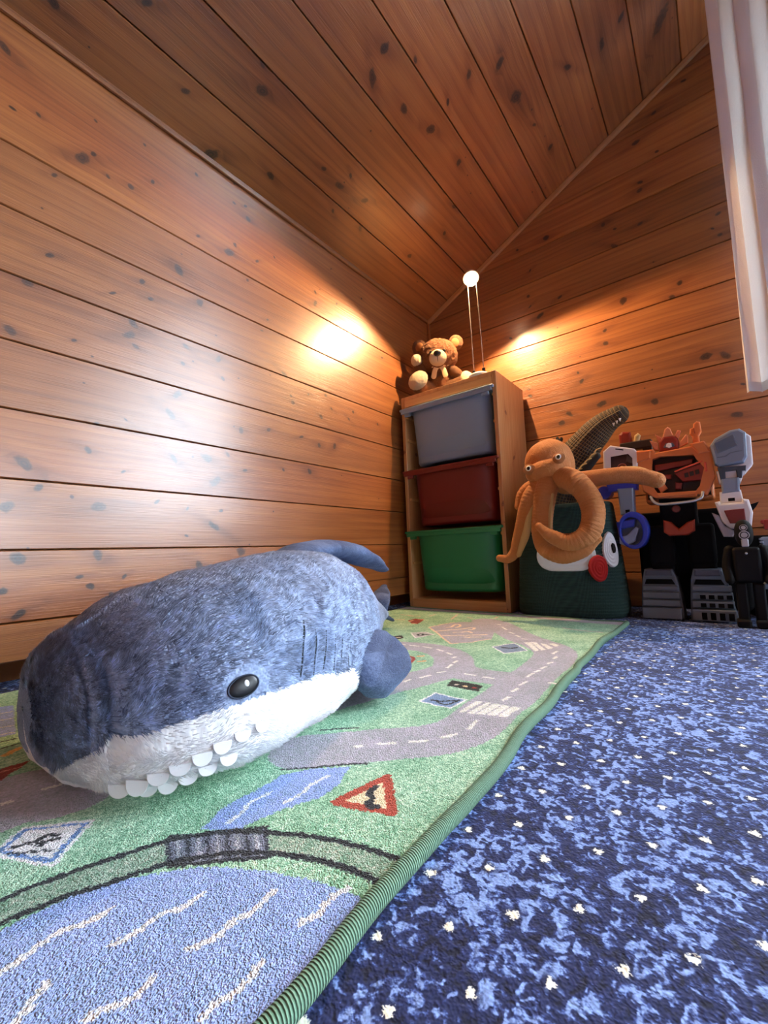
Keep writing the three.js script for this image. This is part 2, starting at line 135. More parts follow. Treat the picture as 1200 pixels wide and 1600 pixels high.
// ---------------------------------------------------------------- wood
// pine board texture: 2 m long, W wide; knots are [along, across, size]
function pine(seed, W, knots, pal, big = 1.45) {
  const r = rngOf(seed), w = 2048, h = Math.max(64, Math.round(W * 1040)), L = 2.0;
  const ks = knots.map(([u, v, s]) => ({ u, v: v + (r() - 0.5) * 0.002, a: 0.0040 * big * s * (0.7 + 0.7 * r()), b: 0.0034 * big * s * (0.7 + 0.6 * r()), c: (r() - 0.5) * 1.2, d: 0.72 + 0.28 * r(), s }));
  const extra = 2 + Math.floor(r() * 3); for (let i = 0; i < extra; i++) ks.push({ u: r() * L, v: r() * W, a: 0.0022 + 0.001 * r(), b: 0.0018 + 0.001 * r(), c: 0, d: 0.8, s: 0.5 });
  const ou = r() * 90, ov = r() * 90, per = 0.016 + 0.022 * r(), bend = (r() - 0.5) * 0.03, mid = W * (0.2 + 0.6 * r()), u0 = L * r(), cup = 0.35 + 0.5 * r(), heart = r() * 0.5;
  const L1 = pal.light, D1 = pal.dark, K1 = pal.knot;
  const shift = 0.88 + 0.2 * r();
  return texOf(w, h, (X, Y, o) => {
    const u = X / w * L, v = Y / h * W;
    let vv = v, kn = 0, halo = 0, core = 0;
    for (const k of ks) {
      const du = u - k.u; if (du > 0.16 || du < -0.16) continue;
      const dv = v - k.v + k.c * du, q = Math.exp(-(du * du) / (k.a * k.a * 22) - (dv * dv) / (k.b * k.b * 9));
      vv -= Math.sign(dv) * Math.min(Math.abs(dv), k.b * 1.1) * q * 0.85;
      const wob = 1 + 0.22 * noise(X * 0.09 + k.u * 50, Y * 0.09) + 0.08 * noise(X * 0.3 + k.u * 50, Y * 0.3);
      const e = Math.sqrt(du * du / (k.a * k.a) + dv * dv / (k.b * k.b)) * wob;
      if (e < 1.35) { kn = Math.max(kn, (1 - step(0.6, 1.3, e)) * k.d); core = Math.max(core, (0.5 + 0.5 * Math.sin(e * 13)) * (e < 1 ? 1 : 0)); }
      halo = Math.max(halo, Math.exp(-(du * du) / (k.a * k.a * 26) - dv * dv / (k.b * k.b * 3.5)) * Math.min(1, k.s * 0.6));
    }
    const dist = Math.abs(vv - mid) + cup * 0.02 * (u - u0) * (u - u0) + bend * Math.sin(u * 2.1 + ou);
    const g = (dist + 0.016 * noise(u * 1.5 + ou, v * 10 + ov) + 0.004 * noise(u * 5 + ou, v * 40 + ov)) / per;
    const fr = g - Math.floor(g), ringAmp = 0.45 + 0.55 * (0.5 + 0.5 * noise(Math.floor(g) * 1.7 + 3, seed * 0.37));
    const ring = (fr ** 2.2) * (1 - step(0.86, 1, fr)) * ringAmp;
    const fib = noise(u * 9 + ou, v * 820 + ov), fib2 = noise(u * 26 + ov, v * 1500 + ou), blot = noise(u * 1.6 + ov, v * 7 + ou) * 0.5 + noise(u * 3 + ou, v * 70) * 0.5 + noise(u * 7 + ou, v * 22) * 0.35;
    const red = step(0.3, 0.9, 0.5 + 0.5 * noise(u * 0.9 + 5 + ou, v * 7 + ov)) * heart;
    let t = clamp(0.30 + 0.42 * ring + 0.09 * fib + 0.06 * fib2 + 0.30 * blot + 0.42 * halo, 0, 1.2);
    const m = (c) => lerp(L1[c], D1[c], t) * shift;
    o[0] = m(0) * (1 - 0.10 * red); o[1] = m(1) * (1 - 0.24 * red); o[2] = m(2) * (1 - 0.34 * red);
    if (kn > 0) for (let c = 0; c < 3; c++) o[c] = lerp(o[c], K1[c] * (0.7 + 0.9 * core), kn * 0.93);
  });
}
const PAL = {
  pine: { light: [176, 113, 58], dark: [112, 61, 27], knot: [36, 18, 10] },              // old varnished pine, the same on walls and ceiling
  frame: { light: [214, 168, 112], dark: [172, 116, 66], knot: [96, 56, 34] },
};
const grainBump = texOf(1024, 256, (x, y, o) => { const a = 128 + 52 * noise(x * 0.012, y * 0.9, 256, 256) + 34 * noise(x * 0.05, y * 0.31, 256, 256) + 22 * noise(x * 0.02, y * 0.06, 256, 256); o[0] = o[1] = o[2] = a; }, false);
const woodMat = (map, extra = {}) => new THREE.MeshPhysicalMaterial({ map, roughness: 0.42, ior: 1.5, bumpMap: grainBump, bumpScale: 0.0009, clearcoat: 1, clearcoatRoughness: 0.25, ...extra });

// one board: front face polygon in (u, v), chamfered long edges, on a frame O + u eu + v ev + n en
function board({ O, eu, ev, en }, W, u0b, u0t, u1b, u1t, { T = 0.018, c = 0.0028, v0 = 0, uOff = 0, texW = W, texL = 2 } = {}) {
  const prof = [[0.0012, -T], [0.0012, -c], [c, 0], [W - c, 0], [W - 0.0012, -c], [W - 0.0012, -T]], pos = [], uv = [];
  const ends = prof.map(([v, n]) => [[lerp(u0b, u0t, v / W), v, n], [lerp(u1b, u1t, v / W), v, n]]);
  const put = (p) => { pos.push(O[0] + eu[0] * p[0] + ev[0] * (p[1] + v0) + en[0] * p[2], O[1] + eu[1] * p[0] + ev[1] * (p[1] + v0) + en[1] * p[2], O[2] + eu[2] * p[0] + ev[2] * (p[1] + v0) + en[2] * p[2]); uv.push((p[0] + uOff) / texL, p[1] / texW); };
  const det = new THREE.Vector3(...eu).cross(new THREE.Vector3(...ev)).dot(new THREE.Vector3(...en));
  const tri = (a, b, d) => { if (det > 0) { put(a); put(b); put(d); } else { put(a); put(d); put(b); } };
  for (let k = 0; k < 6; k++) { const [a0, a1] = ends[k], [b0, b1] = ends[(k + 1) % 6]; tri(a0, a1, b1); tri(a0, b1, b0); }
  for (let k = 1; k < 5; k++) { tri(ends[0][0], ends[k][0], ends[k + 1][0]); tri(ends[0][1], ends[k + 1][1], ends[k][1]); }
  const g = new THREE.BufferGeometry(); g.setAttribute('position', new THREE.Float32BufferAttribute(pos, 3)); g.setAttribute('uv', new THREE.Float32BufferAttribute(uv, 2)); g.computeVertexNormals(); return g;
}
const coreMat = std('#9a6c44', 0.8);                                    // bare pine boarding behind the planks
const ceilY = (x) => x <= XR ? YE + SL * (x - XL) : YE + SL * (XE - x);

// ---------------------------------------------------------------- the setting
const floor = structure('floor', 'dark blue mottled carpet with small pale stars covering the floor');
floor.userData.category = 'carpet';
{
  const AX = 0.0327, AZ = 0.0321, N = 24, w = 2048, h = 2048, TX = N * AX, TZ = N * AZ, r = rngOf(5), stars = [];
  for (let i = 0; i < N; i++) for (let j = 0; j < N; j++) if ((i + j) % 2 === 0) stars.push([i * AX + (r() - 0.5) * 0.003, j * AZ + (r() - 0.5) * 0.003, 0.0031 + r() * 0.001, r() * 6]);
  const cell = {}; for (const s of stars) { const k = Math.floor(s[0] / AX + 0.5) % N + '_' + Math.floor(s[1] / AZ + 0.5) % N; cell[k] = s; }
  const navy = [26, 36, 80], mid = [54, 72, 130], sky = [124, 152, 210], ink = [12, 16, 44], cream = [244, 244, 224];
  const hgt = new Float32Array(w * h);
  const map = texOf(w, h, (X, Y, o) => {
    const x = X / w * TX, z = Y / h * TZ;
    const wx = X + 9 * noise(X / 16, Y / 16, 128, 128), wy = Y + 9 * noise(X / 16 + 40, Y / 16, 128, 128);
    let n = noise(wx / 32, wy / 32, 64, 64) * 0.30 + noise(wx / 16, wy / 16, 128, 128) * 0.55 + noise(X / 128, Y / 128, 16, 16) * 0.20 + 0.45 * noise(wx / 8, wy / 8, 256, 256);
    const fine = noise(X / 2.1, Y / 2.1) * 0.5 + noise(X / 4.3 + 9, Y / 4.3) * 0.5;
    n += 0.26 * fine;
    const a = step(-0.05, 0.16, n), b = step(0.30, 0.75, -n);
    for (let c = 0; c < 3; c++) { o[c] = lerp(lerp(navy[c], ink[c], b), lerp(mid[c], sky[c], step(0.08, 0.4, n)), a); o[c] *= 1 + 0.16 * fine; }
    const ci = Math.floor(x / AX + 0.5), cj = Math.floor(z / AZ + 0.5), s = cell[(ci % N) + '_' + (cj % N)];
    if (s) {
      const dx = x - s[0] - (ci >= N ? TX : 0), dz = z - s[1] - (cj >= N ? TZ : 0), ang = Math.atan2(dz, dx), d = Math.hypot(dx, dz), rr = s[2] * (1 + 0.16 * Math.cos(3 * ang + s[3]) + 0.7 * fine);
      const k = 1 - step(rr * 0.75, rr * 1.15, d), dk = (1 - step(rr, rr * 2.3, d)) * (1 - k);
      for (let c = 0; c < 3; c++) o[c] = lerp(lerp(o[c], ink[c], dk * 0.6), cream[c], k);
    }
    hgt[Y * w + X] = 128 + 70 * fine + 26 * noise(X / 8 + 3, Y / 8);
  });
  const bump = texOf(1024, 1024, (X, Y, o) => { o[0] = o[1] = o[2] = hgt[(Y * 2) * w + X * 2]; }, false);
  const g = gridGeo(40, 40, (u, v) => [XL - 0.12 + u * (XE - XL + 0.15), 0, ZB - 0.03 + v * (ZF - ZB + 0.06)], { flip: false, uvFn: (u, v) => [(XL - 0.12 + u * (XE - XL + 0.15) + 0.1637) / TX, (ZB - 0.03 + v * (ZF - ZB + 0.06) + 0.197) / TZ] });
  mesh('carpet', g, new THREE.MeshPhysicalMaterial({ map, bumpMap: bump, bumpScale: 0.0022, roughness: 0.95, sheen: 0.5, sheenRoughness: 0.6, sheenColor: new THREE.Color('#8fa6d8') }), floor);
  mesh('subfloor', rbox(XE - XL + 0.3, 0.1, ZF - ZB + 0.2, 0.002, (XE + XL) / 2, -0.053, (ZF + ZB) / 2), coreMat, floor);
}
{
  const wall = structure('wall_left', 'low left wall of horizontal varnished pine planks');
  mesh('wall_core', rbox(0.08, YE - 0.03, ZF - ZB + 0.2, 0.002, XL - 0.062, (YE + 0.03 + 0.06) / 2, (ZF + ZB) / 2), coreMat, wall);
  const edges = [0.055, Y0]; for (let k = 1; k < 8; k++) edges.push(Y0 + PW * k); edges.push(YE + 0.012);
  for (let i = 0; i < edges.length - 1; i++) {
    const W = edges[i + 1] - edges[i], m = woodMat(pine(100 + i * 7, W, KNOTS.L[i] || [], PAL.pine));
    mesh('plank', board({ O: [XL, edges[i], ZB], eu: [0, 0, 1], ev: [0, 1, 0], en: [1, 0, 0] }, W, 0, 0, ZF - ZB, ZF - ZB), m, wall);
  }
  const bb = structure('baseboard_left', 'pine strip deep in the gap under the left plank wall');
  mesh('strip', rbox(0.03, 0.11, ZF - ZB + 0.2, 0.001, XL - 0.118, 0.052, (ZF + ZB) / 2), coreMat, bb);
}
const gableMats = {};
{
  const wall = structure('wall_back', 'gable end wall of horizontal red-brown pine planks under the slope');
  const fr = { O: [XL, 0, ZB], eu: [1, 0, 0], ev: [0, 1, 0], en: [0, 0, 1] };
  const slopeU = (y) => Math.max(0, (y - YE) / SL), width = XE - XL;
  for (let i = -1; i < 17; i++) {
    const y0 = Math.max(0.002, Y0 + PW * i), y1 = Y0 + PW * (i + 1), W = y1 - y0, yt = Math.min(y1, ceilY(XR) - 0.01);
    if (y0 > ceilY(XR) - 0.02) break;
    const m = gableMats[i] = i < 14 ? woodMat(pine(300 + i * 11, W, KNOTS.B[i] || [], PAL.pine)) : gableMats[i - 6];
    const a0 = slopeU(y0), a1 = slopeU(yt), b0 = width - a0, b1 = width - a1, ww = yt - y0;
    const put = (p0, p1, q0, q1, off) => mesh('plank', board({ ...fr, O: [XL, y0, ZB] }, ww, p0, p1, q0, q1, { uOff: off, texW: W }), m, wall);
    const o = [WIN, TOP].find((q) => y0 >= q.y0 - 0.01 && y1 <= q.y1 + 0.01);
    if (o) { put(a0, a1, o.x0 - XL, o.x0 - XL, 0); put(o.x1 - XL, o.x1 - XL, b0, b1, 0.4); } else put(a0, a1, b0, b1, 0);
  }
  const s = poly([[XL - 0.1, -0.05], [XE + 0.1, -0.05], [XE + 0.1, YE], [XR, ceilY(XR) + 0.05], [XL - 0.1, YE]]);
  s.holes.push(new THREE.Path([[WIN.x0, WIN.y0], [WIN.x0, WIN.y1], [TOP.x0, TOP.y0], [TOP.x0, TOP.y1], [TOP.x1, TOP.y1], [TOP.x1, TOP.y0], [WIN.x1, WIN.y1], [WIN.x1, WIN.y0]].map((p) => new THREE.Vector2(...p))));
  mesh('wall_core', new THREE.ExtrudeGeometry(s, { depth: 0.06, bevelEnabled: false }).translate(0, 0, ZB - 0.079), coreMat, wall);
}
{
  const ceil = structure('ceiling', 'sloping ceiling of dark red-brown knotty pine boards');
  const len = Math.hypot(1, SL), run = (XR - XL) * len, nb = Math.ceil(run / 0.1475), mats = [];
  for (const side of [0, 1]) {
    const d = side ? -1 : 1, O = side ? [XE, YE, ZB] : [XL, YE, ZB], ev = [d / len, SL / len, 0], en = [d * SL / len, -1 / len, 0];
    for (let i = 0; i < nb; i++) {
      const W = Math.min(0.1475, run - i * 0.1475);
      if (!side) mats[i] = i < 11 ? woodMat(pine(600 + i * 13, 0.1475, KNOTS.C[i] || [], PAL.pine, 1.6)) : mats[i - 5];
      mesh('ceiling_board', board({ O, eu: [0, 0, 1], ev, en }, W, 0, 0, ZF - ZB, ZF - ZB, { v0: i * 0.1475, texW: 0.1475, c: 0.003 }), mats[i], ceil);
    }
    const g = rbox(run + 0.1, 0.05, ZF - ZB + 0.3, 0.002); const M = new THREE.Matrix4().makeBasis(new THREE.Vector3(...ev), new THREE.Vector3(...en), new THREE.Vector3(0, 0, 1));
    const c = [O[0] + ev[0] * run / 2 - en[0] * 0.046, O[1] + ev[1] * run / 2 - en[1] * 0.046, (ZB + ZF) / 2]; M.setPosition(...c);
    mesh('roof_core', g.applyMatrix4(M), coreMat, ceil);
  }
  for (const [n, x, e] of [['wall_right', XE, -1]]) {
    const w = structure(n, 'plain pine plank wall on the right side of the attic room');
    const hole = [[WR.z0, WR.y0], [WR.z1, WR.y0], [WR.z1, WR.y1], [WR.z0, WR.y1]], sh = poly([[ZB - 0.1, -0.03], [ZF + 0.1, -0.03], [ZF + 0.1, YE + 0.03], [ZB - 0.1, YE + 0.03]]);
    sh.holes.push(new THREE.Path(hole.map((p) => new THREE.Vector2(...p))));
    mesh('wall_core', new THREE.ExtrudeGeometry(sh, { depth: 0.06, bevelEnabled: false }).rotateY(-Math.PI / 2).translate(x + 0.08, 0, 0), coreMat, w);
    for (let i = -1; i < 9; i++) {
      const y0 = Math.max(0.002, Y0 + PW * i), wd = Y0 + PW * (i + 1) - y0, put = (a, b) => mesh('plank', board({ O: [x, y0, ZB], eu: [0, 0, 1], ev: [0, 1, 0], en: [e, 0, 0] }, wd, a, a, b, b, { texW: PW }), gableMats[i], w);
      if (y0 > WR.y0 - 0.01 && y0 + wd < WR.y1 + 0.01) { put(0, WR.z0 - ZB); put(WR.z1 - ZB, ZF - ZB); } else put(0, ZF - ZB);
    }
  }
  const f = structure('wall_front', 'plain pine plank gable wall behind the viewer');
  for (let i = -1; i < 17; i++) {
    const y0 = Math.max(0.002, Y0 + PW * i), yt = Math.min(Y0 + PW * (i + 1), ceilY(XR) - 0.01); if (y0 > ceilY(XR) - 0.02) break;
    const a0 = Math.max(0, (y0 - YE) / SL), a1 = Math.max(0, (yt - YE) / SL), wd = XE - XL;
    mesh('plank', board({ O: [XL, y0, ZF], eu: [1, 0, 0], ev: [0, 1, 0], en: [0, 0, -1] }, yt - y0, a0, a1, wd - a0, wd - a1, { texW: PW }), gableMats[i], f);
  }
  mesh('wall_core', new THREE.ExtrudeGeometry(poly([[XL - 0.1, -0.05], [XE + 0.1, -0.05], [XE + 0.1, YE], [XR, ceilY(XR) + 0.05], [XL - 0.1, YE]]), { depth: 0.06, bevelEnabled: false }).translate(0, 0, ZF + 0.019), coreMat, f);
}
{ // battens
  const trimMat = woodMat(pine(901, 0.05, [], PAL.frame), { roughness: 0.5 });
  const t = structure('trim_1', 'thin pale batten along the sloping top of the gable wall'), len = Math.hypot(1, SL);
  for (const side of [0, 1]) {
    const d = side ? -1 : 1, run = (XR - XL) * len, g = rbox(run, 0.02, 0.016, 0.003, run / 2, 0, 0), M = new THREE.Matrix4().makeBasis(new THREE.Vector3(d / len, SL / len, 0), new THREE.Vector3(-SL / len * d, 1 / len, 0).multiplyScalar(1), new THREE.Vector3(0, 0, d));
    M.setPosition((side ? XE : XL) + SL / len * 0.011 * d, YE - 0.011 / len, ZB + 0.009); mesh('batten', g.applyMatrix4(M), trimMat, t);
  }
  const t2 = structure('trim_2', 'thin pine batten along the top edge of the left wall');
  mesh('batten', rbox(0.010, 0.018, ZF - ZB, 0.003, XL + 0.006, YE - 0.006, (ZF + ZB) / 2), woodMat(pine(902, 0.05, [], PAL.pine)), t2);
  const t3 = structure('trim_3', 'narrow upright batten in the corner of the two plank walls');
  mesh('batten', rbox(0.014, YE - 0.01, 0.014, 0.003, XL + 0.008, YE / 2, ZB + 0.008), woodMat(pine(903, 0.05, [], PAL.pine)), t3);
}
for (const [name, label, Q, n, sill] of [['window_1', 'wide window in the gable wall behind the white curtain', WIN, 3, true], ['window_3', 'upper gable light above the wide window', TOP, 2, false]]) {
  const w = structure(name, label), m = std('#e9e6df', 0.45), cx = (Q.x0 + Q.x1) / 2, cy = (Q.y0 + Q.y1) / 2, W = Q.x1 - Q.x0, H = Q.y1 - Q.y0;
  for (const [a, b, x, y] of [[W, 0.045, cx, Q.y1 - 0.0225], [W, 0.045, cx, Q.y0 + 0.0225], [0.045, H, Q.x0 + 0.0225, cy], [0.045, H, Q.x1 - 0.0225, cy]]) mesh('window_frame', rbox(a, b, 0.06, 0.005, x, y, ZB - 0.03), m, w);
  for (let k = 1; k < n; k++) mesh('mullion', rbox(0.04, H - 0.08, 0.05, 0.005, Q.x0 + W * k / n, cy, ZB - 0.03), m, w);
  for (let k = 0; k < n; k++) mesh('pane', rbox(W / n - 0.05, H - 0.088, 0.004, 0.001, Q.x0 + W * (k + 0.5) / n, cy, ZB - 0.035), new THREE.MeshPhysicalMaterial({ color: 0xffffff, roughness: 0, transmission: 1, thickness: 0, ior: 1.45 }), w);
  if (sill) mesh('window_sill', rbox(W + 0.1, 0.025, 0.07, 0.006, cx, Q.y0 - 0.0125, ZB + 0.03), m, w);
}
{ // the window in the right-hand wall, out of the picture
  const w = structure('window_2', 'window in the right-hand plank wall'), m = std('#e9e6df', 0.45), cz = (WR.z0 + WR.z1) / 2, cy = (WR.y0 + WR.y1) / 2, W = WR.z1 - WR.z0, H = WR.y1 - WR.y0;
  for (const [name, a, b, z, y] of [['window_frame', W, 0.045, cz, WR.y1 - 0.0225], ['window_frame', W, 0.045, cz, WR.y0 + 0.0225], ['window_frame', 0.045, H, WR.z0 + 0.0225, cy], ['window_frame', 0.045, H, WR.z1 - 0.0225, cy], ['mullion', 0.05, H - 0.08, cz, cy]])
    mesh(name, rbox(0.06, b, a, 0.005, XE + 0.03, y, z), m, w);
  for (const s of [-1, 1]) mesh('pane', rbox(0.004, H - 0.09, W / 2 - 0.07, 0.001, XE + 0.035, cy, cz + s * W / 4), new THREE.MeshPhysicalMaterial({ color: 0xffffff, roughness: 0, transmission: 1, thickness: 0, ior: 1.45 }), w);
}
// ---------------------------------------------------------------- curtain
{
  const c = thing('curtain', 'white linen curtain hanging beside the gable window', 'curtain', [0.093, 0, -1.62]);
  const weave = texOf(512, 512, (x, y, o) => { const a = 128 + 50 * noise(x * 0.5, y * 0.06) + 50 * noise(x * 0.06 + 9, y * 0.5); o[0] = o[1] = o[2] = a; }, false); weave.repeat.set(6, 8);
  const W = 0.25, y0 = 0.668, y1 = 2.060, ph = (u) => u * 6.283 * 3.6 + 0.6 + 0.5 * Math.sin(u * 6);
  const surf = (u, v) => {                                                 // u across, v up
    const gather = 1 - 0.05 * Math.sin(v * 3), x = 0.02 * v + u * W * gather + 0.006 * Math.sin(ph(u) * 2 + v * 2), A = 0.026 * (0.75 + 0.35 * (1 - v)) * (0.8 + 0.3 * noise(u * 5, 3.3));
    const z = A * Math.sin(ph(u) + 0.5 * noise(u * 2, v * 2.2)) + 0.003 * noise(u * 14, v * 9 + 4);
    const yy = lerp(y0, y1, v) + 0.006 * noise(u * 4 + 4, 1.5) * (1 - v);
    return [x, yy, z];
  };
  const cm = new THREE.MeshPhysicalMaterial({ color: new THREE.Color('#f2f1ef'), roughness: 0.95, transmission: 0.32, thickness: 0, bumpMap: weave, bumpScale: 0.0008, side: THREE.DoubleSide });
  mesh('curtain_cloth', gridGeo(220, 90, surf, {}), cm, c);
  mesh('hem', gridGeo(220, 6, (u, v) => { const p = surf(u, v * 0.02); return [p[0], p[1] - 0.0005, p[2] + 0.0022]; }, {}), cm, c);
  const rod = thing('curtain_rod', 'thin curtain rod above the gable window', 'curtain rod', [0, 0, 0]);
  mesh('rod', limb([[0.095, 2.072, -1.62], [1.9, 2.072, -1.62], [3.5, 2.072, -1.62]], [0.007, 0.007, 0.007], { seg: 30, rad: 12 }), std('#d8d4cc', 0.4), rod);
  for (const x of [0.45, 3.45]) mesh('bracket', rbox(0.02, 0.03, 0.30, 0.003, x, 2.072, -1.764), std('#d8d4cc', 0.4), rod);
}

// ---------------------------------------------------------------- play rug
{
  const g = thing('play_rug', 'green play rug printed with roads, railway, lake and traffic signs', 'rug', [-0.65, 0, -0.7]);
  const X0 = -1.11, Z0 = -1.585, LX = 0.94, LZ = 1.60, S = 1280, w = Math.round(LX * S), h = Math.round(LZ * S);
  const cv = document.createElement('canvas'); cv.width = w; cv.height = h; const x = cv.getContext('2d');
  const P = ([a, b]) => [(a - X0) * S, (b - Z0) * S];
  const path = (pts, close) => { x.beginPath(); pts.forEach((p, i) => { const q = P(p); i ? x.lineTo(...q) : x.moveTo(...q); }); if (close) x.closePath(); };
  const curve = (pts) => { x.beginPath(); const q = pts.map(P); x.moveTo(...q[0]); for (let i = 1; i < q.length - 1; i++) { const mx = (q[i][0] + q[i + 1][0]) / 2, my = (q[i][1] + q[i + 1][1]) / 2; x.quadraticCurveTo(q[i][0], q[i][1], mx, my); } x.lineTo(...q[q.length - 1]); };
  const fill = (pts, c) => { path(pts, true); x.fillStyle = c; x.fill(); };
  const line = (pts, c, wd, smooth = true) => { (smooth && pts.length > 2 ? curve : path)(pts); x.strokeStyle = c; x.lineWidth = wd * S; x.lineJoin = 'round'; x.lineCap = 'round'; x.stroke(); };
  const GREEN = '#98c9a8', ROAD = '#afafbb', WATER = '#93aeea', WHITE = '#f1f0ea', BLACK = '#1c1d26';
  x.fillStyle = GREEN; x.fillRect(0, 0, w, h);
  fill(RUG.lk, WATER); for (const l of RUG.lkw) line(l, '#d5dde4', 0.003);
  // roads
  line(RUG.lroad, ROAD, 0.10); line(RUG.roadC, ROAD, 0.085); line(RUG.roadB, ROAD, 0.085); line(RUG.roadA, ROAD, 0.09);
  line([[-0.76, -0.88], [-0.95, -0.82], [-1.12, -0.84]], ROAD, 0.085); line([[-0.46, -0.72], [-0.53, -0.5], [-0.56, -0.3], [-0.62, -0.12]], ROAD, 0.085);
  line([[-1.12, -1.545], [-0.7, -1.53], [-0.26, -1.47]], ROAD, 0.10);
  fill(RUG.shield, ROAD);
  // water
  curve(RUG.lake.slice(0, 8)); for (const p of RUG.lake.slice(8)) x.lineTo(...P(p)); x.closePath(); x.fillStyle = WATER; x.fill();
  fill(RUG.river, WATER);
  for (const l of RUG.waves) line(l, '#e4ebf7', 0.0046);
  // railway
  const mid = RUG.railA.map((p, i) => { const q = RUG.railB[Math.min(i, RUG.railB.length - 1)]; return [(p[0] + q[0]) / 2, (p[1] + q[1]) / 2]; });
  { const outline = [...RUG.railA, ...[...RUG.railB].reverse()]; fill(outline, '#8fae97'); }
  fill(RUG.bridge, '#6f7688');
  { const [a, b, c, d] = RUG.bridge; for (let i = 0; i <= 10; i++) { const t = i / 10; line([[lerp(a[0], b[0], t), lerp(a[1], b[1], t)], [lerp(d[0], c[0], t), lerp(d[1], c[1], t)]], i % 2 ? '#aab0ba' : '#2a2c3a', 0.0028, false); } line([a, b], BLACK, 0.004); line([d, c], BLACK, 0.004); }
  line(RUG.railA, BLACK, 0.0058); line(RUG.railB, BLACK, 0.0058);
  for (const l of RUG.roadedge) line(l, '#24252e', 0.0032);
  // road marks
  x.save(); for (const dsh of RUG.dashes) { path(dsh); x.lineCap = 'butt'; x.strokeStyle = WHITE; x.lineWidth = 0.0062 * S; x.stroke(); } x.restore();
  for (const c of [...RUG.cross, ...RUG.cross2]) fill(c, WHITE);
  // signs
  fill(RUG.tri, '#f0dfb8'); x.lineJoin = 'round'; path(RUG.tri, true); x.strokeStyle = '#b0452f'; x.lineWidth = 0.0095 * S; x.stroke(); line(RUG.tris, BLACK, 0.0075);
  fill(RUG.lights, '#1a1612'); [['#d8d3c0', 0], ['#f3d9a6', 1], ['#9c2c22', 2]].forEach(([c, i]) => line([RUG.ldots[i], [RUG.ldots[i][0] + 0.0005, RUG.ldots[i][1]]], c, 0.0085));
  const sign = (pts, inner) => { fill(pts, inner); path(pts, true); x.strokeStyle = '#eef2f4'; x.lineWidth = 0.004 * S; x.stroke(); };
  sign(RUG.ped, '#7f9ac2'); line(RUG.pedmark, BLACK, 0.005, false); line(RUG.pedmark2, BLACK, 0.0035, false); line([RUG.pedmark[3], RUG.pedmark2[3]], BLACK, 0.004, false);
  sign(RUG.ped2, '#7f93ae'); line(RUG.ped2mark, BLACK, 0.008, false);
  sign(RUG.psign, '#b9bcc0'); line(RUG.pmark, BLACK, 0.006); line(RUG.pmark2, BLACK, 0.006, false);
  line(RUG.shieldline, '#ecd6b8', 0.0055, false); for (const l of RUG.sh) line(l, '#f0dcc4', 0.0085);
  fill(RUG.carA, '#a0392c'); fill(RUG.carAw, '#9d8f92'); for (const l of RUG.lampsA) line(l, '#eab27c', 0.010, false);
  fill(RUG.carB, '#8f3a2a'); for (const l of RUG.carBw) line(l, '#e6bd9a', 0.009, false);
  fill(RUG.box, '#241a12'); line(RUG.boxd, '#e8dcc8', 0.009, false); line(RUG.edgeline, '#e8c8a8', 0.007, false);
  for (const l of RUG.farlines) line(l, '#d9c8b8', 0.008, false);
  for (const l of RUG.lblack) line(l, BLACK, 0.004); line(RUG.lyel, '#e8b56a', 0.010, false); fill(RUG.lred, '#8c2b22'); line(RUG.lred2, '#d98d7a', 0.003, false);
  { const q = RUG.swimd; fill(q, '#e8ecee'); path(q, true); x.strokeStyle = '#5f86c4'; x.lineWidth = 0.0042 * S; x.stroke(); const o = q.map((p) => { const c = [(q[0][0] + q[2][0]) / 2, (q[0][1] + q[2][1]) / 2]; return [c[0] + (p[0] - c[0]) * 1.16, c[1] + (p[1] - c[1]) * 1.16]; }); path(o, true); x.strokeStyle = '#eef2f4'; x.lineWidth = 0.0035 * S; x.stroke(); }
  RUG.swimmer.forEach((l, i) => line(l, BLACK, i === 3 ? 0.0022 : 0.0045));
  // tufted pile: every fibre a little lighter or darker, colour borders ragged
  const img = x.getImageData(0, 0, w, h), src = img.data, out = new Uint8Array(w * h * 4);
  for (let Y = 0, k = 0; Y < h; Y++) for (let X = 0; X < w; X++, k += 4) {
    const jx = clamp(Math.round(X + 2.6 * noise(X / 2.2, Y / 2.2)), 0, w - 1), jy = clamp(Math.round(Y + 2.6 * noise(X / 2.2 + 31, Y / 2.2 + 7)), 0, h - 1), q = (jy * w + jx) * 4;
    const f = 0.55 * noise(X / 1.7 + 5, Y / 1.7) + 0.45 * noise(X / 3.6, Y / 3.6 + 8) + 0.25 * noise(X / 40, Y / 40), gr = src[q + 1] > src[q] + 14 && src[q + 1] > src[q + 2] + 8;
    const a = gr ? 0.36 : 0.18, br = 1 + a * f, yy = h - 1 - Y, o = (yy * w + X) * 4;
    out[o] = clamp(src[q] * br * (gr ? 1 + 0.12 * f : 1), 0, 255); out[o + 1] = clamp(src[q + 1] * (1 + a * 0.75 * f), 0, 255); out[o + 2] = clamp(src[q + 2] * br, 0, 255); out[o + 3] = 255;
  }
  const map = new THREE.DataTexture(out, w, h, THREE.RGBAFormat); map.colorSpace = THREE.SRGBColorSpace; map.magFilter = THREE.LinearFilter; map.minFilter = THREE.LinearMipmapLinearFilter; map.generateMipmaps = true; map.needsUpdate = true;
  const pile = texOf(1024, 1024, (X, Y, o) => { o[0] = o[1] = o[2] = 128 + 70 * noise(X / 2, Y / 2) + 45 * noise(X / 4 + 3, Y / 4); }, false); pile.repeat.set(3, 5);
  const EDGE = [[0.10, -0.198], [-0.151, -0.201], [-0.267, -0.209], [-0.344, -0.21], [-0.433, -0.211], [-0.569, -0.222], [-0.66, -0.225], [-0.766, -0.231], [-0.86, -0.234], [-0.922, -0.243], [-1.02, -0.243], [-1.154, -0.248], [-1.3, -0.244], [-1.475, -0.243]];
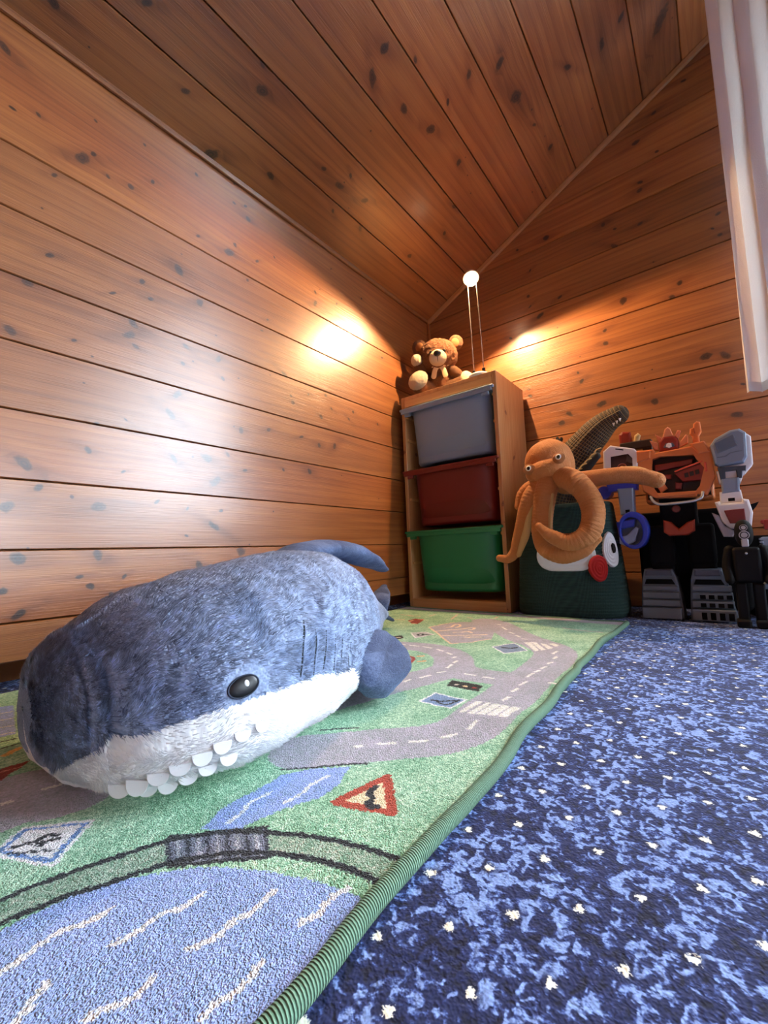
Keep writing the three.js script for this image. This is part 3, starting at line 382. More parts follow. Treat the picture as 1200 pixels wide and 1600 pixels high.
  const ec = new THREE.CatmullRomCurve3(EDGE.map(([z, xx]) => new THREE.Vector3(xx, 0, z)));
  const edgeX = (z) => { for (let i = 0; i < EDGE.length - 1; i++) if (z <= EDGE[i][0] && z >= EDGE[i + 1][0]) { const t = step(0, 1, (EDGE[i][0] - z) / (EDGE[i][0] - EDGE[i + 1][0])); return lerp(EDGE[i][1], EDGE[i + 1][1], t); } return z > 0 ? EDGE[0][1] : EDGE[EDGE.length - 1][1]; };
  const lift = (z) => 0.004 * Math.exp(-(((z + 0.58) / 0.06) ** 2)) + 0.006 * Math.exp(-(((z + 0.80) / 0.09) ** 2)) + 0.006 * Math.exp(-(((z + 1.15) / 0.12) ** 2)) + 0.002;
  const XLf = -1.095, top = (u, v) => { const zf = lerp(-1.545, -1.475, u), z = lerp(zf, 0.10, v), xx = lerp(XLf, edgeX(Math.max(z, -1.475)), u), y = 0.0085 + 0.0006 * noise(xx * 60, z * 60) + lift(z) * step(0.86, 1, u); return [xx, y, z]; };
  const uvAt = (u, v) => { const p = top(u, v); return [(p[0] - X0) / LX, 1 - (p[2] - Z0) / LZ]; };
  const rm = new THREE.MeshPhysicalMaterial({ map, bumpMap: pile, bumpScale: 0.0026, roughness: 0.95, sheen: 0.35, sheenRoughness: 0.6, sheenColor: new THREE.Color('#c8d8d0') });
  const off = (geo) => geo.translate(0.65, 0, 0.7);
  mesh('rug_pile', off(gridGeo(110, 260, top, { uvFn: uvAt })), rm, g);
  mesh('rug_backing', off(merged([gridGeo(4, 260, (a, v) => { const p = top(1, v); return [p[0], lerp(p[1], 0.001, a), p[2]]; }), gridGeo(4, 110, (a, u) => { const p = top(u, 0); return [p[0], lerp(p[1], 0.001, a), p[2]]; }), gridGeo(4, 260, (a, v) => { const p = top(0, v); return [p[0], lerp(p[1], 0.001, a), p[2]]; })])), std('#4d6b58', 0.95), g);
  // whip-stitched binding
  const stitch = texOf(64, 256, (X, Y, o) => { const a = Math.sin((Y / 256 * 8 + X / 64 * 2) * 6.283) * 0.5 + 0.5, n = noise(X / 3, Y / 3); o[0] = 70 + 52 * a + 14 * n; o[1] = 104 + 56 * a + 14 * n; o[2] = 84 + 50 * a + 14 * n; });
  const stb = texOf(64, 256, (X, Y, o) => { o[0] = o[1] = o[2] = 255 * (Math.sin((Y / 256 * 8 + X / 64 * 2) * 6.283) * 0.5 + 0.5); }, false);
  stitch.repeat.set(1, 5.5); stb.repeat.set(1, 5.5);
  const bm = new THREE.MeshPhysicalMaterial({ map: stitch, bumpMap: stb, bumpScale: 0.0012, roughness: 0.9 });
  const pr = []; for (let i = 0; i <= 60; i++) { const p = top(1, 1 - i / 60); pr.push([p[0], p[1] - 0.0025, p[2]]); }
  mesh('edge_binding', off(limb(pr, [0.0072, 0.0072], { seg: 420, rad: 14 })), bm, g);
  const pf = []; for (let i = 0; i <= 24; i++) { const p = top(1 - i / 24, 0); pf.push([p[0], p[1] - 0.002, p[2]]); }
  mesh('edge_binding', off(limb(pf, [0.0055, 0.0055], { seg: 160, rad: 10 })), bm, g);
}

// ---------------------------------------------------------------- plush shark
{
  const ST = [[-0.135, -0.6145, 0.002, 0.089, 0.0943], [-0.14, -0.6094, 0.05, 0.049, 0.1292], [-0.153, -0.6009, 0.0924, 0.026, 0.1547], [-0.181, -0.5883, 0.1358, 0.016, 0.1821], [-0.233, -0.5837, 0.1745, 0.012, 0.2075], [-0.313, -0.5826, 0.193, 0.012, 0.2298], [-0.413, -0.5979, 0.1891, 0.012, 0.2472], [-0.513, -0.6256, 0.1745, 0.012, 0.2536], [-0.613, -0.665, 0.1566, 0.012, 0.2453], [-0.713, -0.7119, 0.1339, 0.016, 0.2178], [-0.813, -0.7588, 0.1053, 0.024, 0.1773], [-0.933, -0.8127, 0.0705, 0.039, 0.1278], [-1.043, -0.8542, 0.0457, 0.049, 0.0843]];
  const O = [-0.60, 0.010, -0.50], N = ST.length - 1;
  const g = thing('plush_shark', 'big blue and white plush shark with felt teeth lying on the play rug', 'shark plush', O);
  const at = (t) => { const i = Math.min(Math.max(Math.floor(t), 0), N - 1), u = t - i, p = (k) => ST[clamp(k, 0, N)], a = p(i - 1), b = p(i), c = p(i + 1), d = p(i + 2); return b.map((_, k) => 0.5 * (2 * b[k] + (c[k] - a[k]) * u + (2 * a[k] - 5 * b[k] + 4 * c[k] - d[k]) * u * u + (3 * b[k] - a[k] - 3 * c[k] + d[k]) * u * u * u)); };
  const skin = (t, deg) => {
    const [z, cx, w, b, tp] = at(t), a = deg * RAD, c = Math.cos(a), s = Math.sin(a), e = s > 0 ? 0.88 : 0.62, cy = b + (tp - b) * 0.36;
    return new THREE.Vector3(cx + Math.abs(w) * Math.sign(c) * Math.abs(c) ** e - O[0], cy + Math.sign(s) * Math.abs(s) ** e * (s > 0 ? tp - cy : cy - b) - O[1], z - O[2]);
  };
  const EDG = [[0, -90], [1.35, -88], [1.45, -68], [1.6, -26], [2, -8], [2.8, 2], [3.6, 4], [4.75, 4], [5.4, 2], [6.1, -2], [6.55, -4], [6.72, -12], [6.78, -50], [7.2, -62], [12, -70]];
  const edgeAt = (t) => { for (let i = 0; i < EDG.length - 1; i++) if (t <= EDG[i + 1][0]) return lerp(EDG[i][1], EDG[i + 1][1], step(0, 1, (t - EDG[i][0]) / (EDG[i + 1][0] - EDG[i][0])) * 0.4 + 0.6 * (t - EDG[i][0]) / (EDG[i + 1][0] - EDG[i][0])); return -70; };
  const GILL = [[[5.45, 27], [5.25, 4]], [[5.62, 21], [5.5, 2]], [[5.82, 18], [5.7, 2]], [[6.05, 14], [5.93, 0]], [[6.24, 10], [6.15, 0]], [[6.45, 6], [6.4, -2]]];
  const fold = (a) => { a = ((a % 360) + 540) % 360 - 180; return a > 90 ? 180 - a : a < -90 ? -180 - a : a; };   // right side angle, -90..90
  const gillAt = (t, a) => { let m = 0; for (const [[t0, a0], [t1, a1]] of GILL) { if (a > a0 || a < a1) continue; const tt = lerp(t1, t0, (a - a1) / (a0 - a1)); m = Math.max(m, 1 - step(0.006, 0.022, Math.abs(t - tt))); } return m; };
  const CREASE = [[3.05, 60, 0.016, 1.2, 34], [2.75, 18, 0.014, 0.30, 26], [2.3, 26, 0.010, 0.22, 30], [3.7, 22, 0.008, 0.6, 9]];  // soft dents: t, angle, depth, reach
  const dent = (t, a) => { let d = 0; for (const [t0, a0, dp, st, sa] of CREASE) d += dp * Math.exp(-(((t - t0) / (st * 0.4)) ** 2) - (((a - a0) / sa) ** 2)); return d; };
  const W = 2048, H = 1024, hgt = new Uint8Array(W * H);
  const blue = [152, 170, 202], deep = [86, 104, 138], ink = [26, 36, 62], white = [250, 252, 253], shade = [230, 236, 243];
  const map = texOf(W, H, (X, Y, o) => {
    const t = X / W * 12, a = fold(Y / H * 360 - 180), wob = 0.5 * noise(X / 6, Y / 6) + 0.3 * noise(X / 3, Y / 3), below = a < edgeAt(t + 0.02 * noise(X / 5 + 9, Y / 5)) + wob;
    const sx = X + 10 * noise(X / 60, Y / 30), sy = Y + 5 * noise(X / 40 + 7, Y / 40);
    const tuft = noise(sx / 9, sy / 3.2) * 0.5 + noise(sx / 18 + 4, sy / 6) * 0.45, fine = noise(X / 4, Y / 1.6), crack = step(0.62, 0.95, 1 - Math.abs(noise(sx / 22 + 13, sy / 7 + 5)) * 2.2) * step(-0.2, 0.5, noise(X / 50, Y / 40 + 20));
    const patch = 0.5 + 0.5 * noise(X / 120 + 3, Y / 90), patch2 = step(0.1, 0.6, noise(X / 75 + 40, Y / 60 + 11));
    let hh = 128 + 60 * tuft + 34 * fine - 60 * crack;
    if (below) { const k = 0.35 + 0.4 * tuft + 0.25 * fine; for (let c = 0; c < 3; c++) o[c] = lerp(white[c], shade[c], clamp(k)); hh = 128 + 30 * tuft + 10 * noise(X / 6, Y / 4); } else {
      let k = clamp(0.25 + 0.35 * tuft + 0.22 * fine + 0.45 * patch2 * patch); for (let c = 0; c < 3; c++) { o[c] = lerp(blue[c], deep[c], k); o[c] = lerp(o[c], ink[c], 0.55 * crack); }
      const gl = gillAt(t, a); if (gl > 0) { for (let c = 0; c < 3; c++) o[c] = lerp(o[c], 22 + 8 * c, gl); hh -= 90 * gl; }
    }
    hgt[Y * W + X] = clamp(hh, 0, 255);
  }, true, true);
  const bump = texOf(W, H, (X, Y, o) => { o[0] = o[1] = o[2] = hgt[Y * W + X]; }, false);
  const fur = new THREE.MeshPhysicalMaterial({ map, bumpMap: bump, bumpScale: 0.0035, roughness: 0.9, sheen: 1, sheenRoughness: 0.45, sheenColor: new THREE.Color('#a9bce0') });
  const NI = 300, NJ = 240;
  const bodyPoint = (i, j) => {
    const t = i * 12, deg = j * 360 - 180, p = skin(t, deg), a = fold(deg), c = new THREE.Vector3(at(t)[1] - O[0], (at(t)[3] + at(t)[4]) / 2 - O[1], p.z), d = p.clone().sub(c), L = d.length() || 1;
    const lump = 0.0035 * noise(t * 2.2 + 3, deg / 26) + 0.0014 * noise(t * 9, deg / 7);
    const right = Math.abs(((deg % 360) + 540) % 360 - 180) < 90 ? 1 : 0.5;
    const k = Math.max(0, L + (lump - dent(t, a) * right) * step(0, 1.2, t)) / L; p.copy(c).addScaledVector(d, k); if (p.y < 0.002) p.y = 0.002; return [p.x, p.y, p.z];
  };
  const body = gridGeo(NI, NJ, bodyPoint, { wrap: true, flip: true, uvFn: (i, j) => [i, j] });
  mesh('body', body, fur, g);
  const finMap = texOf(512, 512, (X, Y, o) => { const q = clamp(0.35 + 0.35 * noise(X / 9, Y / 3, 256, 256) + 0.25 * noise(X / 4, Y / 2, 256, 256) + 0.35 * noise(X / 64, Y / 64, 8, 8)); for (let c = 0; c < 3; c++) o[c] = lerp(blue[c], deep[c], q); }), finM = new THREE.MeshPhysicalMaterial({ map: finMap, color: new THREE.Color('#a2aabb'), bumpMap: bump, bumpScale: 0.003, roughness: 0.9, sheen: 1, sheenRoughness: 0.45, sheenColor: new THREE.Color('#8fa3cc') });
  { // short plush pile combed towards the tail
    const r = rngOf(31), n = 90000, q = new Float32Array([-0.0006, 0, 0, 0.0006, 0, 0, 0.00035, 0.0003, 0.0045, -0.00035, 0.0003, 0.0045, 0, 0.0001, 0.0075]), bg = new THREE.BufferGeometry();
    bg.setAttribute('position', new THREE.BufferAttribute(q, 3)); bg.setIndex([0, 1, 2, 0, 2, 3, 3, 2, 4]); bg.computeVertexNormals();
    const pileM = new THREE.MeshPhysicalMaterial({ color: 0xffffff, roughness: 0.8, sheen: 0.6, sheenColor: new THREE.Color('#c4d2ec'), side: THREE.DoubleSide }), im = new THREE.InstancedMesh(bg, pileM, n), M = new THREE.Matrix4(), col = new THREE.Color(), td = map.image.data;
    for (let k = 0; k < n; k++) {
      const t = 0.5 + 8.5 * r() ** 0.9, deg = -48 + 176 * r(), e = 0.02; if (gillAt(t + 0.03, fold(deg)) + gillAt(t, fold(deg)) > 0.05 || Math.hypot((t - 4.45) / 0.32, (deg - 10) / 9) < 1) { k--; continue; } if (deg < edgeAt(t) && r() < 0.6) { k--; continue; } const p = new THREE.Vector3(...bodyPoint(t / 12, (deg + 180) / 360)), du = skin(t + e, deg).sub(skin(t - e, deg)).normalize(), dv = skin(t, deg + 1).sub(skin(t, deg - 1)).normalize(), nn = new THREE.Vector3().crossVectors(du, dv).normalize();
      if (nn.dot(p.clone().sub(new THREE.Vector3(at(t)[1] - O[0], 0.1, at(t)[0] - O[2]))) < 0) nn.negate();
      const sw = 0.9 * noise(t * 3.1 + 7, deg / 14) + 0.5 * (r() - 0.5), f = du.clone().multiplyScalar(Math.cos(sw)).addScaledVector(dv, Math.sin(sw)).addScaledVector(nn, 0.16 + 0.34 * r()).normalize(), sd = new THREE.Vector3().crossVectors(nn, f).normalize(), up = new THREE.Vector3().crossVectors(f, sd);
      const L = 0.75 + 0.55 * r(), w = 0.75 + 0.6 * r();
      M.makeBasis(sd.multiplyScalar(w), up, f.multiplyScalar(L)).setPosition(p.addScaledVector(nn, -0.0006)); im.setMatrixAt(k, M);
      const X = Math.floor(clamp(t / 12) * (W - 1)), Y = Math.floor(clamp((deg + 180) / 360) * (H - 1)), q4 = (Y * W + X) * 4; let b = (0.72 + 0.45 * r()) * (1 + (deg > edgeAt(t) ? 0.28 : 0.06) * noise(t * 16, deg / 3.5)); if (deg < edgeAt(t)) b = 0.95 + 0.1 * r(); col.setRGB(td[q4] / 255 * b, td[q4 + 1] / 255 * b, td[q4 + 2] / 255 * b, THREE.SRGBColorSpace); im.setColorAt(k, col);
    }
    im.name = 'pile'; im.userData = { kind: 'stuff' }; g.add(im);
  }
  const rel = (p) => [p[0] - O[0], p[1] - O[1], p[2] - O[2]];
  mesh('dorsal_fin', limb([[-0.655, 0.238, -0.49], [-0.66, 0.252, -0.575], [-0.67, 0.256, -0.65], [-0.682, 0.245, -0.74], [-0.695, 0.222, -0.83], [-0.703, 0.205, -0.88]].map(rel), [0.03, 0.055, 0.062, 0.058, 0.045, 0.022], { seg: 60, rad: 24, flat: 0.36, lump: 0.08 }), finM, g);
  mesh('pectoral_fin', blob(rel([-0.468, 0.066, -0.568]), 0.050, 0.026, 0.078, { e: 0.72, amp: 0.06, freq: 22, seg: 44, rot: [0.10, 0.25, -0.80] }), finM, g);
  mesh('pectoral_fin', blob(rel([-0.86, 0.066, -0.60]), 0.06, 0.022, 0.088, { e: 0.9, amp: 0.035, freq: 30, seg: 30, rot: [0, -0.35, 0.5], seed: 3 }), finM, g);
  mesh('tail_fin', limb([[-0.845, 0.035, -1.10], [-0.86, 0.06, -1.06], [-0.845, 0.085, -1.03], [-0.86, 0.11, -1.07], [-0.885, 0.135, -1.12]].map(rel), [0.012, 0.03, 0.04, 0.03, 0.012], { seg: 40, rad: 18, flat: 0.45 }), finM, g);
  // embroidered eyes
  const black = std('#0b0d14', 0.35), rimM = std('#2c3548', 0.8), glint = std('#eef2f6', 0.5);
  for (const s of [1, -1]) {
    const A = s > 0 ? 10 : 170, p = skin(4.45, A), du = skin(4.6, A).sub(skin(4.3, A)).normalize(), dv = skin(4.45, A + 4 * s).sub(skin(4.45, A - 4 * s)).normalize(), n = new THREE.Vector3().crossVectors(dv, du).normalize();
    if (n.x * s < 0) n.negate(); const u2 = du.clone().multiplyScalar(Math.cos(0.1)).addScaledVector(dv, Math.sin(0.1)).normalize(), v2 = new THREE.Vector3().crossVectors(n, u2).normalize();
    const M = new THREE.Matrix4().makeBasis(u2, v2, n).setPosition(p.clone().addScaledVector(n, 0.0015));
    const eye = mesh('eye', blob([0, 0, 0], 0.0152, 0.0096, 0.0022, { seg: 18 }).applyMatrix4(M), black, g);
    mesh('eye_rim', new THREE.TorusGeometry(1, 0.075, 8, 40).scale(0.0158, 0.0102, 0.014).applyMatrix4(M), rimM, eye);
    mesh('eye_glint', blob([s * 0.0035, 0.002, 0.0021], 0.0024, 0.0034, 0.0008, { seg: 10 }).applyMatrix4(M), glint, eye);
  }
  // felt teeth along the mouth
  const felt = std('#dfe5ea', 0.9, { sheen: 0.5, sheenColor: new THREE.Color('#ffffff') });
  const toothGeo = (w, h) => { const q = []; for (let i = 0; i <= 12; i++) { const a = Math.PI * i / 12; q.push([Math.cos(a) * w / 2, -(Math.max(0, Math.sin(a)) ** 0.8) * h]); } return extr(q, 0.0022, 0.0006); };
  const UP = [[2.92, -27], [3.16, -22], [3.42, -17], [3.68, -12.5], [3.94, -8.5], [4.18, -5.5], [4.42, -4], [4.66, -3]];
  const LO = [[3.35, -34], [3.6, -30], [3.83, -26], [4.05, -21], [4.28, -16]];
  for (const [list, w, h, tilt, out] of [[UP, 0.0225, 0.0130, 0.16, 0.0026], [LO, 0.019, 0.0105, 0.32, 0.0012]]) list.forEach(([t, a], i) => {
    const p = skin(t, a), du = skin(t + 0.1, a).sub(skin(t - 0.1, a)).normalize(), dv = skin(t, a + 2).sub(skin(t, a - 2)).normalize(), n = new THREE.Vector3().crossVectors(dv, du).normalize(); if (n.x < 0 && n.z < 0) n.negate(); if (n.dot(new THREE.Vector3(1, 0, 1)) < 0) n.negate();
    const up = new THREE.Vector3(0, 1, 0).addScaledVector(n, -tilt).normalize(), side = new THREE.Vector3().crossVectors(up, n).normalize(), nn = new THREE.Vector3().crossVectors(side, up).normalize();
    const k = 1 - 0.04 * i * (list === UP ? 1 : 0.5), base = p.clone().addScaledVector(n, out); if (base.y - h * k < 0.001) base.y = h * k + 0.001;
    mesh('tooth', toothGeo(w * k, h * k * (1 + 0.12 * hash(i * 7, 3))).rotateZ(0.1 * hash(i * 5 + 2, 9)).applyMatrix4(new THREE.Matrix4().makeBasis(side, up, nn).setPosition(base)), felt, g);
  });
}
// ---------------------------------------------------------------- storage frame and bins
const CX0 = -1.113, CX1 = -0.648, CZ0 = -1.592, CZ1 = -1.893, CH = 0.958;
{
  const O = [(CX0 + CX1) / 2, 0, (CZ0 + CZ1) / 2], g = thing('storage_unit', 'pine storage frame with slide-in bins standing in the room corner', 'storage unit', O);
  const W = CX1 - CX0, D = CZ0 - CZ1, T = 0.018;
  const uvBox = (geo, su, sv, swap) => { const p = geo.attributes.position, n = geo.attributes.normal, u = geo.attributes.uv; for (let i = 0; i < p.count; i++) { const ax = Math.abs(n.getX(i)), ay = Math.abs(n.getY(i)), az = Math.abs(n.getZ(i)); const [a, b] = ax > ay && ax > az ? [p.getY(i), p.getZ(i)] : az > ay ? (swap ? [p.getX(i), p.getY(i)] : [p.getY(i), p.getX(i)]) : [p.getX(i), p.getZ(i)]; u.setXY(i, a / 2 + su, b / 0.3 + sv); } return geo; };
  const kn = [[0.15, 0.10, 1.6], [0.33, 0.2, 1.4], [0.52, 0.08, 1.8], [0.72, 0.16, 1.5], [0.9, 0.22, 1.4], [1.2, 0.12, 1.4], [1.5, 0.2, 1.6]];
  const m1 = woodMat(pine(951, 0.3, kn, PAL.frame), { roughness: 0.55 }), m2 = woodMat(pine(957, 0.3, [[0.3, 0.1, 1.2], [0.8, 0.22, 1.4]], PAL.frame), { roughness: 0.55 });
  mesh('side_panel', uvBox(rbox(T, CH, D, 0.003, -W / 2 + T / 2, CH / 2, 0), 0.1, 0.5), m1, g);
  mesh('side_panel', uvBox(rbox(T, CH, D, 0.003, W / 2 - T / 2, CH / 2, 0), 0.05, 0.5), m1, g);
  mesh('top_panel', uvBox(rbox(W - 2 * T, T, D - 0.002, 0.002, 0, CH - T / 2, 0), 0.3, 0.2), m2, g);
  mesh('front_rail', uvBox(rbox(W - 2 * T, 0.05 - T, T, 0.002, 0, CH - T - (0.05 - T) / 2, D / 2 - T / 2), 0.3, 0.2, true), m2, g);
  mesh('base_rail', uvBox(rbox(W - 2 * T, 0.04, T, 0.002, 0, 0.02, D / 2 - T / 2), 0.7, 0.2, true), m2, g);
  mesh('base_panel', rbox(W - 2 * T, 0.012, D - 0.03, 0.002, 0, 0.034, -0.01), m2, g);
  mesh('back_panel', rbox(W - 2 * T, CH - 0.06, 0.006, 0.001, 0, CH / 2, -D / 2 + 0.006), std('#b98a58', 0.7), g);
  for (const s of [-1, 1]) for (const y of [0.865, 0.755, 0.59, 0.481, 0.305, 0.195]) mesh('runner', uvBox(rbox(0.009, 0.012, D - 0.02, 0.002, s * (W / 2 - T - 0.0035), y, 0), 0.2, 0.3), m2, g);
}
function sectionLoft(secs, n = 64) {                                      // rounded rectangles stacked in y: {y, w, d, r, x, z}
  return gridGeo(secs.length - 1, n, (i, j) => {
    const s = secs[Math.round(i * (secs.length - 1))], a = j * 2 * Math.PI, c = Math.cos(a), q = Math.sin(a), e = s.e ?? 0.32, x = Math.sign(c) * Math.abs(c) ** e, z = Math.sign(q) * Math.abs(q) ** e, k = 1 - (s.cut ?? 0) * (Math.abs(x * z) ** 3);
    return [(s.x ?? 0) + x * s.w / 2 * k, s.y, (s.z ?? 0) + z * s.d / 2 * k];
  }, { wrap: true, flip: true });
}
function bin(name, label, color, y, hgt, pull) {
  const cx = (CX0 + CX1) / 2, d = 0.27, zf = CZ0 + 0.004 + pull, g = thing(name, label, 'storage bin', [cx, y - hgt, zf - d / 2]);
  g.userData.group = 'bins in the storage frame';
  const m = std(color, 0.42, { clearcoat: 0.15, clearcoatRoughness: 0.4 });
  const O = { e: 0.30, cut: 0.045 }, wt = 0.392, wb = 0.372, db = d - 0.055;
  const secs = [{ y: 0, w: 0.02, d: 0.02, ...O }, { y: 0, w: wb - 0.03, d: db - 0.03, ...O }, { y: 0.004, w: wb - 0.01, d: db - 0.01, ...O }, { y: 0.014, w: wb, d: db, ...O }];
  for (let i = 1; i <= 8; i++) secs.push({ y: lerp(0.014, hgt - 0.006, i / 8), w: lerp(wb, wt, i / 8), d: lerp(db, d - 0.012, i / 8), z: lerp(-0.004, 0, i / 8), ...O });
  secs.push({ y: hgt - 0.006, w: wt - 0.006, d: d - 0.018, ...O }); for (let i = 0; i <= 2; i++) secs.push({ y: lerp(hgt - 0.006, 0.006, i / 2), w: lerp(wt, wb, i / 2) - 0.006, d: lerp(d - 0.012, db, i / 2) - 0.006, ...O }); secs.push({ y: 0.006, w: 0.02, d: 0.02, ...O });
  mesh('bin_body', sectionLoft(secs, 96), m, g);
  const rr = (w, dd, r) => { const q = []; for (const [sx, sz, a0] of [[1, 1, 0], [-1, 1, 1], [-1, -1, 2], [1, -1, 3]]) for (let k = 0; k <= 6; k++) { const a = (a0 + k / 6) * Math.PI / 2; q.push([sx * (w / 2 - r) + Math.cos(a) * r, sz * (dd / 2 - r) + Math.sin(a) * r]); } return q; };
  const ring = extr(rr(0.418, d + 0.004, 0.025), 0.010, 0.002, [rr(0.38, d - 0.02, 0.022)]).rotateX(-Math.PI / 2).translate(0, hgt - 0.002, 0);
  const lip = [ring, rbox(0.456, 0.012, 0.016, 0.004, 0, hgt - 0.004, d / 2 + 0.006), rbox(0.44, 0.018, 0.006, 0.002, 0, hgt - 0.014, d / 2 + 0.010)];
  for (const s of [-1, 1]) lip.push(rbox(0.03, 0.022, 0.012, 0.003, s * 0.19, hgt - 0.024, d / 2 + 0.002));
  mesh('bin_rim', merged(lip), m, g);
  return g;
}
bin('storage_bin', 'grey-blue plastic bin, topmost in the pine frame', '#7f99b2', 0.893, 0.262, 0.008);
bin('storage_bin', 'dark red plastic bin in the middle of the pine frame', '#6e1715', 0.606, 0.250, 0.006);
bin('storage_bin', 'green plastic bin at the bottom of the pine frame', '#177a50', 0.334, 0.262, 0.006);

// ---------------------------------------------------------------- lamp on the frame
{
  const base = [-0.735, CH + 0.0005, -1.63], g = thing('table_lamp', 'small lit lamp with a glowing head on two thin rods atop the storage frame', 'lamp', base);
  const chrome = std('#e8e0d6', 0.25, { metalness: 0.9 }), dark = std('#16130f', 0.4), H = 0.445;
  mesh('lamp_base', new THREE.LatheGeometry([[0, 0], [0.042, 0], [0.045, 0.003], [0.044, 0.010], [0.038, 0.014], [0, 0.015]].map((p) => new THREE.Vector2(...p)), 40), std('#e9e4da', 0.4), g);
  for (const s of [-1, 1]) { mesh('rod', limb([[s * 0.022, 0.012, 0], [s * 0.0215 - 0.003, 0.2, 0], [s * 0.020 - 0.008, H - 0.005, 0]], [0.0021, 0.0021], { seg: 24, rad: 10 }), chrome, g); mesh('rod_socket', rbox(0.012, 0.026, 0.012, 0.003, s * 0.022, 0.026, 0), dark, g); }
  // shade opens down and towards the room: axis measured from the edge of light on both walls
  const ax = new THREE.Vector3(0.237, -0.897, 0.373).normalize(), M = new THREE.Matrix4().makeRotationFromQuaternion(new THREE.Quaternion().setFromUnitVectors(new THREE.Vector3(0, -1, 0), ax)).setPosition(-0.010, H, 0);
  const prof = []; for (let i = 0; i <= 14; i++) { const a = i / 14 * Math.PI / 2; prof.push([Math.sin(a) * 0.034, Math.cos(a) * 0.032 + 0.004]); }
  for (let i = 14; i >= 0; i--) { const a = i / 14 * Math.PI / 2; prof.push([Math.sin(a) * 0.0325, Math.cos(a) * 0.0305 + 0.004]); }
  mesh('lamp_shade', new THREE.LatheGeometry(prof.map((p) => new THREE.Vector2(Math.max(p[0], 0), p[1])), 40).applyMatrix4(M), std('#d9cdbb', 0.35, { metalness: 0.6, side: THREE.DoubleSide }), g);
  const warm = new THREE.Color().setRGB(1, 0.60, 0.29);
  mesh('bulb', blob([0, -0.004, 0], 0.026, 0.026, 0.026, { seg: 24 }).applyMatrix4(M), new THREE.MeshStandardMaterial({ color: 0xfff2dd, emissive: new THREE.Color().setRGB(1, 0.78, 0.5), emissiveIntensity: 14 }), g);
  const hp = new THREE.Vector3(0, -0.006, 0).applyMatrix4(M).add(new THREE.Vector3(...base));
  const spot = new THREE.SpotLight(warm, 9, 0, 79 * RAD, 0.12, 2); spot.position.copy(hp); spot.target.position.copy(hp).add(ax); spot.castShadow = true; spot.shadow.radius = 0.5; scene.add(spot, spot.target);
}

